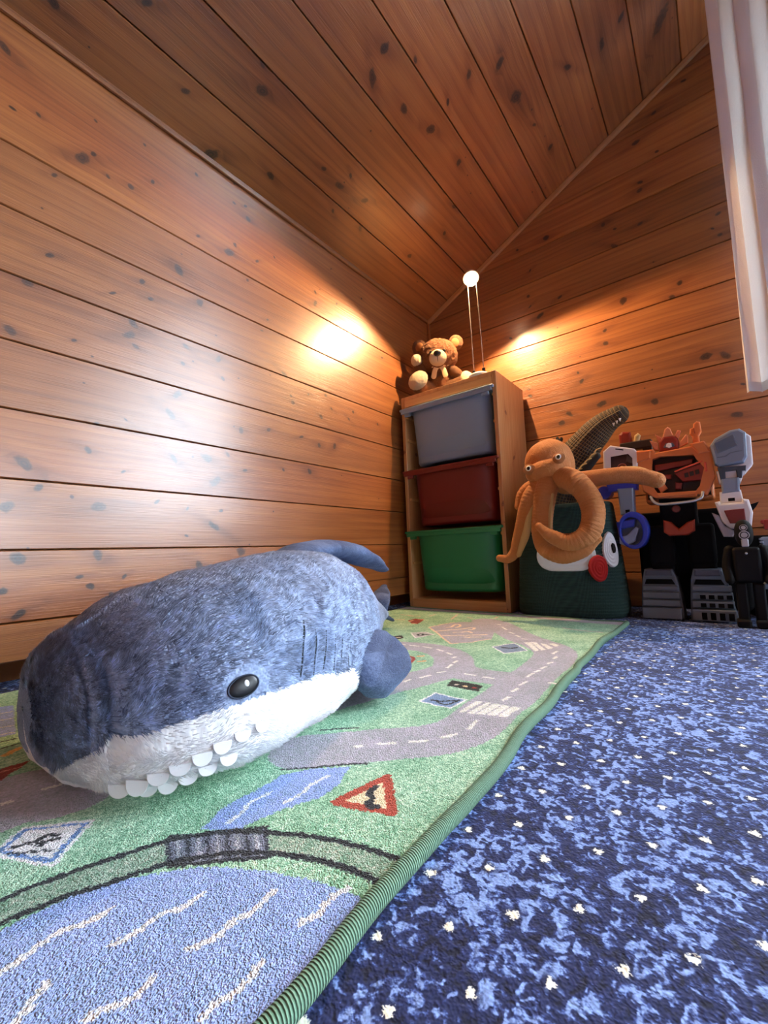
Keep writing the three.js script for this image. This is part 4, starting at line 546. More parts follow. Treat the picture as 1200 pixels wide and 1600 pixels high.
// ---------------------------------------------------------------- teddy bear
{
  const g = thing('teddy_bear', 'curly brown teddy bear with cream paws sitting on the storage frame', 'teddy bear', [-0.985, CH + 0.006, -1.735], 27 * RAD); g.scale.setScalar(1.1);
  const curl = texOf(512, 512, (x, y, o) => { const a = 128 + 70 * noise(x / 8, y / 8, 64, 64) + 50 * noise(x / 4, y / 4, 128, 128); o[0] = o[1] = o[2] = a; }, false); curl.repeat.set(3, 4);
  const curlC = texOf(512, 512, (x, y, o) => { const k = 0.5 + 0.5 * (0.6 * noise(x / 8, y / 8, 64, 64) + 0.4 * noise(x / 4 + 5, y / 4, 128, 128)); o[0] = lerp(62, 150, k); o[1] = lerp(32, 92, k); o[2] = lerp(15, 50, k); }); curlC.repeat.set(3, 4);
  const fur = new THREE.MeshPhysicalMaterial({ map: curlC, bumpMap: curl, bumpScale: 0.006, roughness: 0.95, sheen: 0.6, sheenColor: new THREE.Color('#d8a878') }), cream = new THREE.MeshPhysicalMaterial({ color: new THREE.Color('#d8c6a6'), bumpMap: curl, bumpScale: 0.003, roughness: 0.95, sheen: 0.6 }), blk = std('#0c0a0a', 0.3), rib = std('#d9b98c', 0.6);
  const fz = (c, a, b, d, o = {}) => blob(c, a, b, d, { amp: 0.045, freq: 90, seg: 60, ...o });
  mesh('body', fz([0, 0.068, 0], 0.062, 0.07, 0.055), fur, g);
  const head = mesh('head', fz([0, 0.178, 0.02], 0.082, 0.074, 0.068, { seed: 5 }), fur, g);
  head.rotation.x = 0.30; head.position.set(0, 0.12 * (1 - Math.cos(0.30)), -0.12 * Math.sin(0.30));
  for (const s of [-1, 1]) { const e = mesh('ear', fz([s * 0.078, 0.228, 0.008], 0.031, 0.031, 0.016, { rot: [0, s * 0.3, 0] }), fur, head); mesh('ear_lining', blob([s * 0.076, 0.226, 0.021], 0.019, 0.019, 0.006, { rot: [0, s * 0.3, 0], seg: 16 }), std('#84542c', 0.9), head); }
  mesh('muzzle', blob([0.002, 0.166, 0.082], 0.036, 0.033, 0.026, { amp: 0.02, freq: 60 }), cream, head);
  mesh('nose', blob([0.002, 0.181, 0.106], 0.0155, 0.0125, 0.009, { seg: 18 }), blk, head);
  mesh('mouth_seam', limb([[0.002, 0.169, 0.109], [0.002, 0.158, 0.1075], [0.002, 0.147, 0.1025]], [0.0011, 0.0011], { seg: 10, rad: 6 }), blk, head);
  for (const s of [-1, 1]) mesh('eye', blob([0.002 + s * 0.027, 0.191, 0.083], 0.0068, 0.0068, 0.005, { seg: 14 }), blk, head);
  mesh('arm', fz([-0.078, 0.115, 0.05], 0.024, 0.045, 0.024, { rot: [0.25, 0, 0.25] }), fur, g); mesh('paw', fz([-0.088, 0.150, 0.068], 0.024, 0.026, 0.022), cream, g);
  mesh('arm', fz([0.075, 0.085, 0.03], 0.024, 0.05, 0.025, { rot: [0.5, 0, 0.7] }), fur, g);
  mesh('leg', limb([[-0.03, 0.04, 0.01], [-0.06, 0.036, 0.05], [-0.082, 0.036, 0.085]], [0.034, 0.033, 0.036], { lump: 0.1 }), fur, g); mesh('foot', fz([-0.083, 0.050, 0.100], 0.043, 0.046, 0.020, { rot: [-0.35, -0.35, 0.1] }), cream, g);
  mesh('leg', limb([[0.03, 0.036, 0.01], [0.075, 0.034, 0.04], [0.115, 0.034, 0.06]], [0.032, 0.031, 0.032], { lump: 0.1 }), fur, g); mesh('foot', fz([0.118, 0.042, 0.068], 0.034, 0.040, 0.020, { rot: [-0.3, 0.75, 0] }), cream, g);
  const bow = mesh('bow', blob([0.004, 0.122, 0.066], 0.009, 0.009, 0.008, { seg: 12 }), rib, g);
  for (const s of [-1, 1]) { mesh('bow_loop', blob([0.004 + s * 0.026, 0.122, 0.066], 0.022, 0.011, 0.007, { seg: 14, rot: [0, s * 0.3, s * 0.15] }), rib, bow); mesh('bow_tail', limb([[0.004, 0.12, 0.066], [0.004 + s * 0.016, 0.10, 0.072], [0.004 + s * 0.024, 0.072, 0.070]], [0.009, 0.010, 0.011], { flat: 0.2, seg: 16, rad: 12, up: [0, 0, 1] }), rib, bow); }
}

// ---------------------------------------------------------------- monster basket
const BK = { x: -0.449, z: -1.705 };
const bkHalf = (v) => { const k = v < 0.06 ? 0.93 + 0.07 * Math.sin(v / 0.06 * Math.PI / 2) : 1 - 0.15 * ((v - 0.06) / 0.94) ** 1.2; return [0.182 * k, 0.164 * k]; };
const bkTurn = 8 * RAD;
function bkSkin(ang, v, out = 0) {                                         // ang 0 = right, 90 = front
  const [a, b] = bkHalf(v), c = Math.cos(ang * RAD), s = Math.sin(ang * RAD), e = 0.5, x = (a + out) * Math.sign(c) * Math.abs(c) ** e, z = (b + out) * Math.sign(s) * Math.abs(s) ** e;
  return new THREE.Vector3(x, v * 0.385, z);
}
{
  const g = thing('toy_basket', 'dark green coiled rope basket with white eyes and a red nose', 'basket', [BK.x, 0.001, BK.z], bkTurn);
  const rope = texOf(256, 256, (x, y, o) => { const a = Math.sin((x / 256 * 30 + y / 256 * 2) * 6.283) * 0.5 + 0.5, b = Math.abs(Math.sin(y / 256 * 8 * Math.PI)); o[0] = o[1] = o[2] = 255 * (0.35 * a + 0.65 * b); }, false); rope.repeat.set(6, 4.5);
  const ropeC = texOf(256, 256, (x, y, o) => { const a = 0.5 + 0.35 * noise(x / 5, y / 3) + 0.25 * Math.sin((x / 256 * 30 + y / 256 * 2) * 6.283); o[0] = lerp(12, 34, a); o[1] = lerp(38, 66, a); o[2] = lerp(38, 60, a); }); ropeC.repeat.set(6, 4.5);
  const gm = new THREE.MeshPhysicalMaterial({ map: ropeC, bumpMap: rope, bumpScale: 0.001, roughness: 0.9 });
  const coils = 36, per = 5, R = coils * per;
  const wall = (inn) => gridGeo(R, 110, (i, j) => { const p = bkSkin(j * 360, i, (inn ? -0.012 : 0) + (inn ? -1 : 1) * 0.0022 * Math.abs(Math.sin(i * coils * Math.PI))); return [p.x, p.y, p.z]; }, { wrap: true, flip: !inn, uvFn: (i, j) => [j, i] });
  mesh('basket_wall', wall(false), gm, g);
  mesh('basket_lining', wall(true), gm, g);
  mesh('basket_rim', limb(Array.from({ length: 49 }, (_, k) => { const p = bkSkin(k / 48 * 360, 1, -0.006); return [p.x, p.y, p.z]; }), [0.0075, 0.0075], { seg: 140, rad: 10 }), gm, g);
  mesh('basket_base', gridGeo(2, 60, (i, j) => { const p = bkSkin(j * 360, 0, -0.003); return [p.x * i, 0.002, p.z * i]; }, { wrap: true }), gm, g);
  // face: coiled ovals that follow the wall
  const oval = (ang, v, ru, rv, thick, rings, tip = 0) => gridGeo(rings * 4, 48, (i, j) => {
    const a = j * 2 * Math.PI, q = i, du = Math.cos(a) * ru * q * (1 - tip * Math.sin(a)), dv = Math.sin(a) * rv * q, [ha] = bkHalf(v), p = bkSkin(ang - du / ha / RAD * 0.86, v + dv / 0.385, thick * (q > 0.97 ? 0.1 : 0.75 + 0.25 * Math.abs(Math.sin(q * rings * Math.PI))));
    return [p.x, p.y, p.z];
  }, { wrap: true, flip: false });
  const wm = std('#dfe3e6', 0.9), bm = std('#0a0a0c', 0.8), rm = std('#b51f1f', 0.85);
  const placed = (x, y) => { const X = x - BK.x, c = Math.cos(bkTurn), s = Math.sin(bkTurn); let best = 90, bd = 9; for (let a = 20; a <= 160; a += 0.5) { const p = bkSkin(a, y / 0.385), wx = p.x * c + p.z * s; const d = Math.abs(wx - X); if (d < bd) { bd = d; best = a; } } return [best, y / 0.385]; };
  const e1 = mesh('eye', oval(46, 0.59, 0.055, 0.060, 0.006, 5, 0.12), wm, g); mesh('pupil', oval(43, 0.60, 0.014, 0.018, 0.0105, 2), bm, e1);
  const e2 = mesh('eye', oval(...placed(-0.405, 0.213), 0.062, 0.056, 0.006, 5), wm, g); mesh('pupil', oval(...placed(-0.40, 0.235), 0.012, 0.018, 0.0085, 2), bm, e2);
  mesh('nose', oval(...placed(-0.329, 0.166), 0.037, 0.045, 0.013, 4, -0.12), rm, g);
}

// ---------------------------------------------------------------- plush octopus draped over the basket
{
  const O = [-0.42, 0.40, -1.50], g = thing('plush_octopus', 'orange velvet plush octopus draped over the green basket rim', 'octopus plush', O);
  const vel = texOf(512, 512, (x, y, o) => { o[0] = o[1] = o[2] = 128 + 60 * noise(x / 20, y / 5, 64, 128) + 40 * noise(x / 5, y / 5, 128, 128); }, false); vel.repeat.set(1, 2);
  const om = new THREE.MeshPhysicalMaterial({ color: new THREE.Color('#c07a40'), bumpMap: vel, bumpScale: 0.0025, roughness: 0.72, sheen: 1, sheenRoughness: 0.35, sheenColor: new THREE.Color('#ffc68c') }), tan = new THREE.MeshPhysicalMaterial({ color: new THREE.Color('#caa468'), bumpMap: vel, bumpScale: 0.0015, roughness: 0.8, sheen: 0.6, sheenColor: new THREE.Color('#f0d8a0') });
  const rel = (p) => [p[0] - O[0], p[1] - O[1], p[2] - O[2]];
  const head = mesh('head', blob(rel([-0.437, 0.523, -1.49]), 0.080, 0.086, 0.072, { e: 0.95, amp: 0.03, freq: 18, seg: 50, rot: [0.2, 0, 0.15] }), om, g);
  mesh('brow', blob(rel([-0.432, 0.497, -1.452]), 0.074, 0.042, 0.055, { amp: 0.02, freq: 20, rot: [0, 0, 0.18] }), om, head);
  const wh = std('#eae6da', 0.5), bk = std('#0a0a0a', 0.25);
  for (const [x, y, z] of [[-0.478, 0.504, -1.401], [-0.381, 0.526, -1.400]]) { const e = mesh('eye', blob(rel([x, y, z]), 0.0105, 0.0105, 0.006, { seg: 18 }), wh, head); mesh('pupil', blob(rel([x + 0.001, y, z + 0.005]), 0.0052, 0.006, 0.0022, { seg: 12 }), bk, e); mesh('eyelid', blob(rel([x, y - 0.002, z - 0.006]), 0.020, 0.018, 0.010, { seg: 18 }), om, head); }
  const T = (pts, r, o = {}) => mesh('tentacle', limb(pts.map(rel), r, { seg: 360, rad: 28, wrinkle: 0.03, wfreq: 95, lump: 0.07, ...o }), om, g);
  const t1 = T([[-0.45, 0.455, -1.46], [-0.478, 0.425, -1.435], [-0.500, 0.373, -1.425], [-0.528, 0.288, -1.42], [-0.551, 0.228, -1.415], [-0.572, 0.209, -1.41], [-0.598, 0.212, -1.40]], [0.034, 0.031, 0.028, 0.025, 0.022, 0.017, 0.012]);
  mesh('tentacle_underside', limb([[-0.467, 0.41, -1.423], [-0.485, 0.36, -1.414], [-0.509, 0.285, -1.410], [-0.532, 0.222, -1.405]].map(rel), [0.010, 0.014, 0.014, 0.008], { seg: 50, rad: 14, lump: 0.1, wrinkle: 0.06, wfreq: 120 }), tan, t1);
  const t2 = T([[-0.425, 0.47, -1.45], [-0.434, 0.43, -1.425], [-0.446, 0.365, -1.415], [-0.452, 0.296, -1.41], [-0.435, 0.240, -1.40], [-0.385, 0.218, -1.39], [-0.328, 0.230, -1.385], [-0.285, 0.262, -1.385]], [0.036, 0.034, 0.033, 0.032, 0.031, 0.028, 0.022, 0.013]);
  mesh('tentacle_underside', limb([[-0.410, 0.41, -1.404], [-0.419, 0.36, -1.400], [-0.422, 0.305, -1.395]].map(rel), [0.005, 0.007, 0.005], { seg: 30, rad: 10 }), tan, t2);
  T([[-0.39, 0.47, -1.45], [-0.352, 0.450, -1.415], [-0.310, 0.405, -1.40], [-0.289, 0.343, -1.385], [-0.306, 0.280, -1.37], [-0.355, 0.256, -1.355], [-0.405, 0.276, -1.345], [-0.440, 0.309, -1.345]], [0.038, 0.036, 0.034, 0.033, 0.031, 0.027, 0.021, 0.012], { wrinkle: 0.045 });
  const t4 = T([[-0.40, 0.46, -1.47], [-0.345, 0.452, -1.45], [-0.288, 0.450, -1.44], [-0.218, 0.449, -1.44], [-0.160, 0.436, -1.44], [-0.128, 0.422, -1.44]], [0.030, 0.027, 0.026, 0.025, 0.024, 0.022], { wrinkle: 0.008 });
  mesh('tentacle_underside', limb([[-0.215, 0.468, -1.448], [-0.175, 0.458, -1.447], [-0.135, 0.438, -1.445]].map(rel), [0.009, 0.012, 0.011], { seg: 30, rad: 14 }), tan, t4);
  T([[-0.46, 0.46, -1.50], [-0.507, 0.452, -1.49], [-0.535, 0.425, -1.485], [-0.548, 0.39, -1.475]], [0.026, 0.025, 0.022, 0.014]);
  T([[-0.40, 0.45, -1.515], [-0.37, 0.440, -1.56], [-0.36, 0.42, -1.60]], [0.03, 0.024, 0.014]);
  T([[-0.45, 0.45, -1.515], [-0.48, 0.440, -1.56], [-0.485, 0.42, -1.60]], [0.03, 0.024, 0.014]);
}

// ---------------------------------------------------------------- checked plush reptile standing in the basket
{
  const O = [-0.46, 0.10, -1.68], g = thing('plush_crocodile', 'dark plush crocodile with a yellow check leaning out of the basket', 'crocodile plush', O);
  const chk = texOf(256, 256, (x, y, o) => { const fx = (x / 256 * 16) % 1, fy = (y / 256 * 16) % 1, d = Math.min(fx, 1 - fx, fy, 1 - fy), k = step(0.03, 0.13, d), n = 0.5 + 0.5 * noise(Math.floor(x / 16) * 1.7, Math.floor(y / 16) * 1.3); o[0] = lerp(126, 24 + 18 * n, k); o[1] = lerp(96, 18 + 11 * n, k); o[2] = lerp(50, 12 + 8 * n, k); });
  const cb = texOf(256, 256, (x, y, o) => { const fx = (x / 256 * 16) % 1, fy = (y / 256 * 16) % 1; o[0] = o[1] = o[2] = 255 * Math.sqrt(Math.sin(fx * Math.PI) * Math.sin(fy * Math.PI)); }, false);
  for (const t of [chk, cb]) t.repeat.set(2.4, 0.62);
  const m = new THREE.MeshPhysicalMaterial({ map: chk, bumpMap: cb, bumpScale: 0.002, roughness: 0.65, sheen: 0.5, sheenColor: new THREE.Color('#b09a60') }), dk = std('#1c1512', 0.7), tan = std('#b99a62', 0.7), wh = std('#e8e2d4', 0.5);
  const rel = (p) => [p[0] - O[0], p[1] - O[1], p[2] - O[2]];
  mesh('body', limb([[-0.53, 0.10, -1.73], [-0.52, 0.30, -1.73], [-0.475, 0.46, -1.715], [-0.43, 0.535, -1.71], [-0.385, 0.590, -1.70], [-0.335, 0.640, -1.69], [-0.285, 0.680, -1.685], [-0.245, 0.697, -1.68]].map(rel), [0.05, 0.066, 0.072, 0.072, 0.071, 0.066, 0.053, 0.034], { seg: 120, rad: 40 }), m, g);
  for (const k of [0, 1, 2]) mesh('tooth', new THREE.ConeGeometry(0.004, 0.012, 8).rotateX(Math.PI).translate(...rel([-0.232 - k * 0.010, 0.662 - k * 0.006, -1.618])), wh, g);
  mesh('arm', limb([[-0.44, 0.585, -1.70], [-0.448, 0.615, -1.69], [-0.452, 0.64, -1.68]].map(rel), [0.018, 0.016, 0.013], { lump: 0.2 }), dk, g);
  for (const k of [-1, 0, 1]) mesh('claw', blob(rel([-0.455 + k * 0.014, 0.652 - Math.abs(k) * 0.004, -1.678]), 0.006, 0.009, 0.006, { seg: 10 }), dk, g);
  const lg = mesh('leg', limb([[-0.39, 0.47, -1.60], [-0.34, 0.515, -1.585], [-0.305, 0.545, -1.58]].map(rel), [0.022, 0.018, 0.012], { lump: 0.1 }), dk, g);
  for (let k = 0; k < 5; k++) mesh('stripe', limb([[-0.375 + k * 0.016, 0.492 + k * 0.014, -1.562], [-0.365 + k * 0.016, 0.502 + k * 0.015, -1.560], [-0.352 + k * 0.016, 0.506 + k * 0.015, -1.562]].map(rel), [0.002, 0.002], { seg: 8, rad: 6 }), tan, lg);
}
// ---------------------------------------------------------------- big toy robot
{
  const O = [-0.09, 0, -1.70], g = thing('toy_robot', 'large orange, white and grey plastic toy robot standing beside the basket', 'toy robot', O);
  const orange = std('#d9793f', 0.42), red = std('#8e2418', 0.4), dark = std('#2a0f0c', 0.5), white = std('#e4e0de', 0.42), grey = std('#7d8b9c', 0.45), slate = std('#5a6675', 0.5), black = std('#08080b', 0.85, { specularIntensity: 0.4 }), blue = std('#2438a8', 0.38), steel = std('#c9ccd2', 0.28, { metalness: 0.7 }), tan = std('#c9ab78', 0.5), gold = std('#e0a060', 0.4), deepRed = std('#7a1d1c', 0.4);
  const W = (pts) => pts.map(([a, b]) => [a - O[0], b - O[1]]);
  const E = (name, pts, z, depth, mat, parent = g, bevel = 0.0025, holes = []) => mesh(name, extr(W(pts), depth, bevel, holes.map(W)).translate(0, 0, z - O[2]), mat, parent);
  // torso: an open chest frame round a deep red cockpit
  const outer = [[-0.193, 0.551], [-0.147, 0.549], [-0.143, 0.536], [-0.046, 0.541], [-0.046, 0.549], [-0.012, 0.550], [0.001, 0.516], [0.005, 0.438], [-0.02, 0.382], [-0.043, 0.389], [-0.047, 0.381], [-0.153, 0.387], [-0.175, 0.404], [-0.187, 0.414], [-0.196, 0.486]];
  const inner = [[-0.155, 0.519], [-0.133, 0.526], [-0.04, 0.516], [-0.034, 0.500], [-0.016, 0.469], [-0.032, 0.412], [-0.045, 0.395], [-0.149, 0.399], [-0.158, 0.417], [-0.162, 0.471]];
  const chest = E('chest_frame', outer, -1.635, 0.055, orange, g, 0.004, [inner]);
  E('cockpit', [[-0.18, 0.53], [-0.01, 0.53], [-0.01, 0.39], [-0.18, 0.39]], -1.682, 0.05, dark);
  const eng = E('engine_block', [[-0.098, 0.462], [-0.02, 0.486], [-0.018, 0.450], [-0.03, 0.432], [-0.078, 0.434]], -1.640, 0.04, red);
  for (let k = 0; k < 3; k++) E('vent', [[-0.072 + k * 0.014, 0.458 + k * 0.003], [-0.062 + k * 0.014, 0.460 + k * 0.003], [-0.061 + k * 0.014, 0.446 + k * 0.003], [-0.071 + k * 0.014, 0.444 + k * 0.003]], -1.6385, 0.003, dark, eng, 0.0005);
  mesh('engine_ridge', merged([moved(rbox(0.078, 0.005, 0.008, 0.002), -0.059 - O[0], 0.478, -1.638 - O[2], 0, 0, 0.30), rbox(0.006, 0.03, 0.008, 0.002, -0.016 - O[0], 0.470, -1.636 - O[2])]), std('#d8543a', 0.4), eng);
  E('cockpit_panel', [[-0.15, 0.50], [-0.045, 0.505], [-0.05, 0.488], [-0.15, 0.478]], -1.660, 0.02, red);
  E('cockpit_panel', [[-0.14, 0.465], [-0.105, 0.462], [-0.108, 0.448], [-0.14, 0.45]], -1.655, 0.025, red);
  E('cockpit_lug', [[-0.15, 0.43], [-0.13, 0.44], [-0.12, 0.418], [-0.14, 0.405]], -1.652, 0.02, orange);
  E('cockpit_lug', [[-0.098, 0.436], [-0.08, 0.43], [-0.085, 0.41], [-0.10, 0.412]], -1.652, 0.02, deepRed);
  E('lower_lip', [[-0.149, 0.403], [-0.045, 0.399], [-0.05, 0.388], [-0.145, 0.389]], -1.628, 0.04, orange, chest);
  mesh('bumper', limb([[-0.166, 0.392, -1.628], [-0.160, 0.378, -1.622], [-0.146, 0.367, -1.618], [-0.095, 0.365, -1.616], [-0.049, 0.369, -1.618], [-0.034, 0.377, -1.622], [-0.030, 0.392, -1.628]].map((p) => [p[0] - O[0], p[1], p[2] - O[2]]), [0.0042, 0.0042], { seg: 60, rad: 10 }), steel, g);
  E('shoulder_block', [[-0.195, 0.549], [-0.155, 0.546], [-0.158, 0.52], [-0.196, 0.51]], -1.628, 0.05, orange, chest, 0.004);
  E('shoulder_block', [[-0.05, 0.548], [-0.014, 0.55], [-0.002, 0.515], [-0.03, 0.512]], -1.626, 0.05, orange, chest, 0.005);
  mesh('back_shell', rbox(0.19, 0.17, 0.06, 0.012, -0.095 - O[0], 0.46, -1.745 - O[2]), orange, g);
  // head with a spiked crown
  const head = E('helmet', [[-0.133, 0.540], [-0.131, 0.572], [-0.118, 0.588], [-0.090, 0.586], [-0.078, 0.570], [-0.079, 0.540]], -1.650, 0.05, red, g, 0.006);
  E('visor', [[-0.120, 0.552], [-0.112, 0.564], [-0.094, 0.563], [-0.089, 0.552], [-0.104, 0.546]], -1.647, 0.01, slate, head, 0.001);
  E('face', [[-0.113, 0.552], [-0.110, 0.561], [-0.104, 0.564], [-0.098, 0.560], [-0.097, 0.550], [-0.105, 0.547]], -1.643, 0.01, white, head, 0.002);
  const spikes = [[[-0.157, 0.583], [-0.134, 0.571], [-0.134, 0.545], [-0.146, 0.548]], [[-0.140, 0.602], [-0.124, 0.588], [-0.126, 0.570], [-0.134, 0.574]], [[-0.112, 0.612], [-0.104, 0.618], [-0.097, 0.612], [-0.090, 0.586], [-0.120, 0.586]], [[-0.079, 0.603], [-0.070, 0.601], [-0.079, 0.574], [-0.088, 0.584]], [[-0.058, 0.584], [-0.052, 0.580], [-0.054, 0.556], [-0.076, 0.546], [-0.076, 0.562]]];
  spikes.forEach((s, i) => E('crown_spike', s, -1.652 - (i % 2) * 0.006, 0.018, std(i % 2 ? '#d9825a' : '#dd8a5c', 0.45), head, 0.003));
  // upright orange hand behind the right shoulder
  const fist = E('back_hand', [[-0.042, 0.545], [-0.042, 0.575], [-0.048, 0.583], [-0.046, 0.600], [-0.037, 0.603], [-0.036, 0.614], [-0.027, 0.621], [-0.018, 0.617], [-0.017, 0.588], [-0.024, 0.575], [-0.024, 0.545]], -1.655, 0.026, orange, g, 0.004);
  E('finger_gap', [[-0.0365, 0.600], [-0.035, 0.600], [-0.033, 0.582], [-0.0345, 0.582]], -1.6535, 0.004, red, fist, 0.0003);
  E('shoulder_cannon', [[-0.262, 0.605], [-0.262, 0.645], [-0.250, 0.655], [-0.225, 0.650], [-0.222, 0.605]], -1.76, 0.035, red, g, 0.008);
  E('cannon_tip', [[-0.218, 0.600], [-0.212, 0.632], [-0.200, 0.640], [-0.194, 0.632], [-0.204, 0.600]], -1.757, 0.03, tan, g, 0.006);
  mesh('cannon_mount', rbox(0.10, 0.03, 0.03, 0.005, -0.21 - O[0], 0.595, -1.765 - O[2]), dark, g);
  mesh('cannon_strut', rbox(0.03, 0.10, 0.02, 0.004, -0.175 - O[0], 0.555, -1.765 - O[2]), dark, g);
  // left shoulder box with a window and a round emblem
  const sh = E('shoulder_box', [[-0.295, 0.566], [-0.271, 0.584], [-0.200, 0.560], [-0.191, 0.546], [-0.199, 0.465], [-0.300, 0.465]], -1.630, 0.05, white, g, 0.004, [[[-0.276, 0.548], [-0.218, 0.550], [-0.204, 0.530], [-0.206, 0.480], [-0.280, 0.480]]]);
  E('shoulder_recess', [[-0.285, 0.56], [-0.20, 0.555], [-0.20, 0.47], [-0.29, 0.47]], -1.655, 0.02, std('#4a2a24', 0.5), sh);
  E('shoulder_panel', [[-0.226, 0.546], [-0.208, 0.532], [-0.208, 0.512], [-0.230, 0.524]], -1.650, 0.01, std('#6d5a58', 0.5), sh);
  E('slot', [[-0.256, 0.5705], [-0.232, 0.563], [-0.232, 0.559], [-0.256, 0.5665]], -1.6295, 0.002, black, sh, 0.0003);
  mesh('emblem', new THREE.TorusGeometry(0.0125, 0.0024, 8, 28).translate(-0.244 - O[0], 0.505, -1.652 - O[2]), std('#c9694c', 0.4), sh);
  mesh('emblem_star', merged([0, 1, 2, 3].map((k) => moved(rbox(0.0035, 0.017, 0.003, 0.001), -0.244 - O[0], 0.505, -1.652 - O[2], 0, 0, k * Math.PI / 4))), std('#a8402e', 0.4), sh);
  // left arm: blue elbow, grey forearm, big blue ring fist
  mesh('arm_joint', moved(new THREE.CylinderGeometry(0.022, 0.022, 0.05, 24), -0.305 - O[0], 0.425, -1.67 - O[2], Math.PI / 2, 0, 0), blue, g);
  E('upper_arm', [[-0.30, 0.47], [-0.20, 0.47], [-0.205, 0.425], [-0.29, 0.425]], -1.64, 0.05, blue, g, 0.004);
  E('forearm', [[-0.262, 0.432], [-0.214, 0.430], [-0.217, 0.342], [-0.259, 0.342]], -1.632, 0.045, grey, g, 0.005);
  E('forearm_notch', [[-0.243, 0.358], [-0.230, 0.358], [-0.230, 0.342], [-0.243, 0.342]], -1.6312, 0.006, black, g, 0.001);
  const ring = E('fist_shell', circle(-0.224, 0.288, 0.044, 0.062, 36), -1.615, 0.065, blue, g, 0.004, [circle(-0.228, 0.285, 0.031, 0.046, 30)]);
  E('fist_inner', circle(-0.228, 0.285, 0.034, 0.049, 30), -1.645, 0.03, slate, ring, 0.002);
  E('fist_guard', [[-0.272, 0.318], [-0.214, 0.326], [-0.222, 0.30], [-0.268, 0.292]], -1.617, 0.03, blue, ring, 0.004);
  E('thumb', [[-0.268, 0.268], [-0.245, 0.272], [-0.215, 0.300], [-0.207, 0.294], [-0.222, 0.252], [-0.250, 0.236], [-0.268, 0.246]], -1.624, 0.02, std('#8d9bb4', 0.4), ring, 0.003);
  // right arm: grey armour with a white shell
  E('arm_shell', [[0.06, 0.570], [0.074, 0.572], [0.097, 0.546], [0.095, 0.464], [0.074, 0.438], [0.026, 0.438], [0.014, 0.47]], -1.645, 0.06, white, g, 0.005);
  const armour = E('arm_armour', [[0.0, 0.532], [0.012, 0.550], [0.050, 0.569], [0.072, 0.570], [0.086, 0.556], [0.083, 0.484], [0.074, 0.468], [0.016, 0.464], [0.006, 0.474]], -1.622, 0.04, grey, g, 0.007);
  E('armour_panel', [[0.010, 0.537], [0.057, 0.555], [0.064, 0.520], [0.016, 0.503]], -1.6185, 0.006, slate, armour, 0.002);
  mesh('armour_seam', limb([[0.014, 0.492], [0.035, 0.493], [0.044, 0.500], [0.072, 0.503]].map(([a, b]) => [a - O[0], b, -1.6215 - O[2]]), [0.0009, 0.0009], { seg: 20, rad: 6 }), slate, armour);
  E('elbow_bracket', [[0.012, 0.462], [0.078, 0.459], [0.076, 0.444], [0.068, 0.444], [0.066, 0.424], [0.055, 0.424], [0.054, 0.447], [0.029, 0.447], [0.028, 0.424], [0.016, 0.424]], -1.625, 0.04, std('#39414d', 0.5), g, 0.002);
  E('elbow', [[0.008, 0.452], [0.076, 0.450], [0.062, 0.412], [0.012, 0.415]], -1.632, 0.05, white, g, 0.003);
  E('forearm', [[0.016, 0.428], [0.060, 0.428], [0.057, 0.385], [0.016, 0.383]], -1.624, 0.05, grey, g, 0.005);
  E('wrist', [[0.010, 0.388], [0.060, 0.390], [0.064, 0.345], [0.008, 0.345]], -1.632, 0.05, white, g, 0.003);
  E('wrist_slot', [[0.028, 0.368], [0.044, 0.368], [0.044, 0.358], [0.028, 0.358]], -1.6315, 0.004, black, g, 0.001);
  const hand = E('hand', [[-0.004, 0.358], [0.008, 0.360], [0.010, 0.352], [0.058, 0.352], [0.060, 0.362], [0.074, 0.358], [0.080, 0.320], [0.074, 0.282], [0.060, 0.270], [0.024, 0.278], [0.008, 0.300]], -1.612, 0.06, white, g, 0.006);
  E('hand_plate', [[0.015, 0.331], [0.062, 0.333], [0.062, 0.300], [0.054, 0.290], [0.026, 0.292]], -1.6095, 0.006, deepRed, hand, 0.002);
  E('hand_guard', [[-0.014, 0.328], [0.002, 0.318], [0.014, 0.286], [0.036, 0.270], [0.030, 0.252], [0.008, 0.254]], -1.618, 0.04, std('#a9a9b4', 0.45), hand, 0.004);
  E('shoulder_wing', [[0.076, 0.345], [0.098, 0.352], [0.090, 0.338], [0.080, 0.325]], -1.65, 0.02, black, g, 0.001);
  // waist, legs and feet, with added black blocks standing behind them
  mesh('added_dark_block', rbox(0.30, 0.33, 0.07, 0.02, -0.082 - O[0], 0.185, -1.79 - O[2]), black, g);  // made-up black mass, added to keep the space behind the legs dark
  mesh('added_dark_side_block', rbox(0.16, 0.25, 0.05, 0.02, 0.125 - O[0], 0.13, -1.79 - O[2]), black, g);  // added likewise, carries the darkness on behind the small figures
  mesh('waist', rbox(0.10, 0.11, 0.06, 0.01, -0.10 - O[0], 0.345, -1.70 - O[2]), black, g);
  E('belt_plate', [[-0.142, 0.317], [-0.12, 0.309], [-0.102, 0.286], [-0.078, 0.306], [-0.058, 0.313], [-0.060, 0.277], [-0.079, 0.264], [-0.129, 0.264], [-0.143, 0.276]], -1.655, 0.05, std('#a83a1c', 0.45), g, 0.006);
  E('belly_stud', circle(-0.104, 0.350, 0.012, 0.012, 20), -1.664, 0.02, std('#6a2416', 0.5), g, 0.003);
  for (const [x0, x1] of [[-0.19, -0.118], [-0.084, -0.012]]) { mesh('thigh', rbox(x1 - x0, 0.13, 0.065, 0.012, (x0 + x1) / 2 - O[0], 0.235, -1.70 - O[2]), black, g); mesh('shin', rbox((x1 - x0) * 0.9, 0.07, 0.06, 0.01, (x0 + x1) / 2 - O[0], 0.15, -1.705 - O[2]), black, g); }
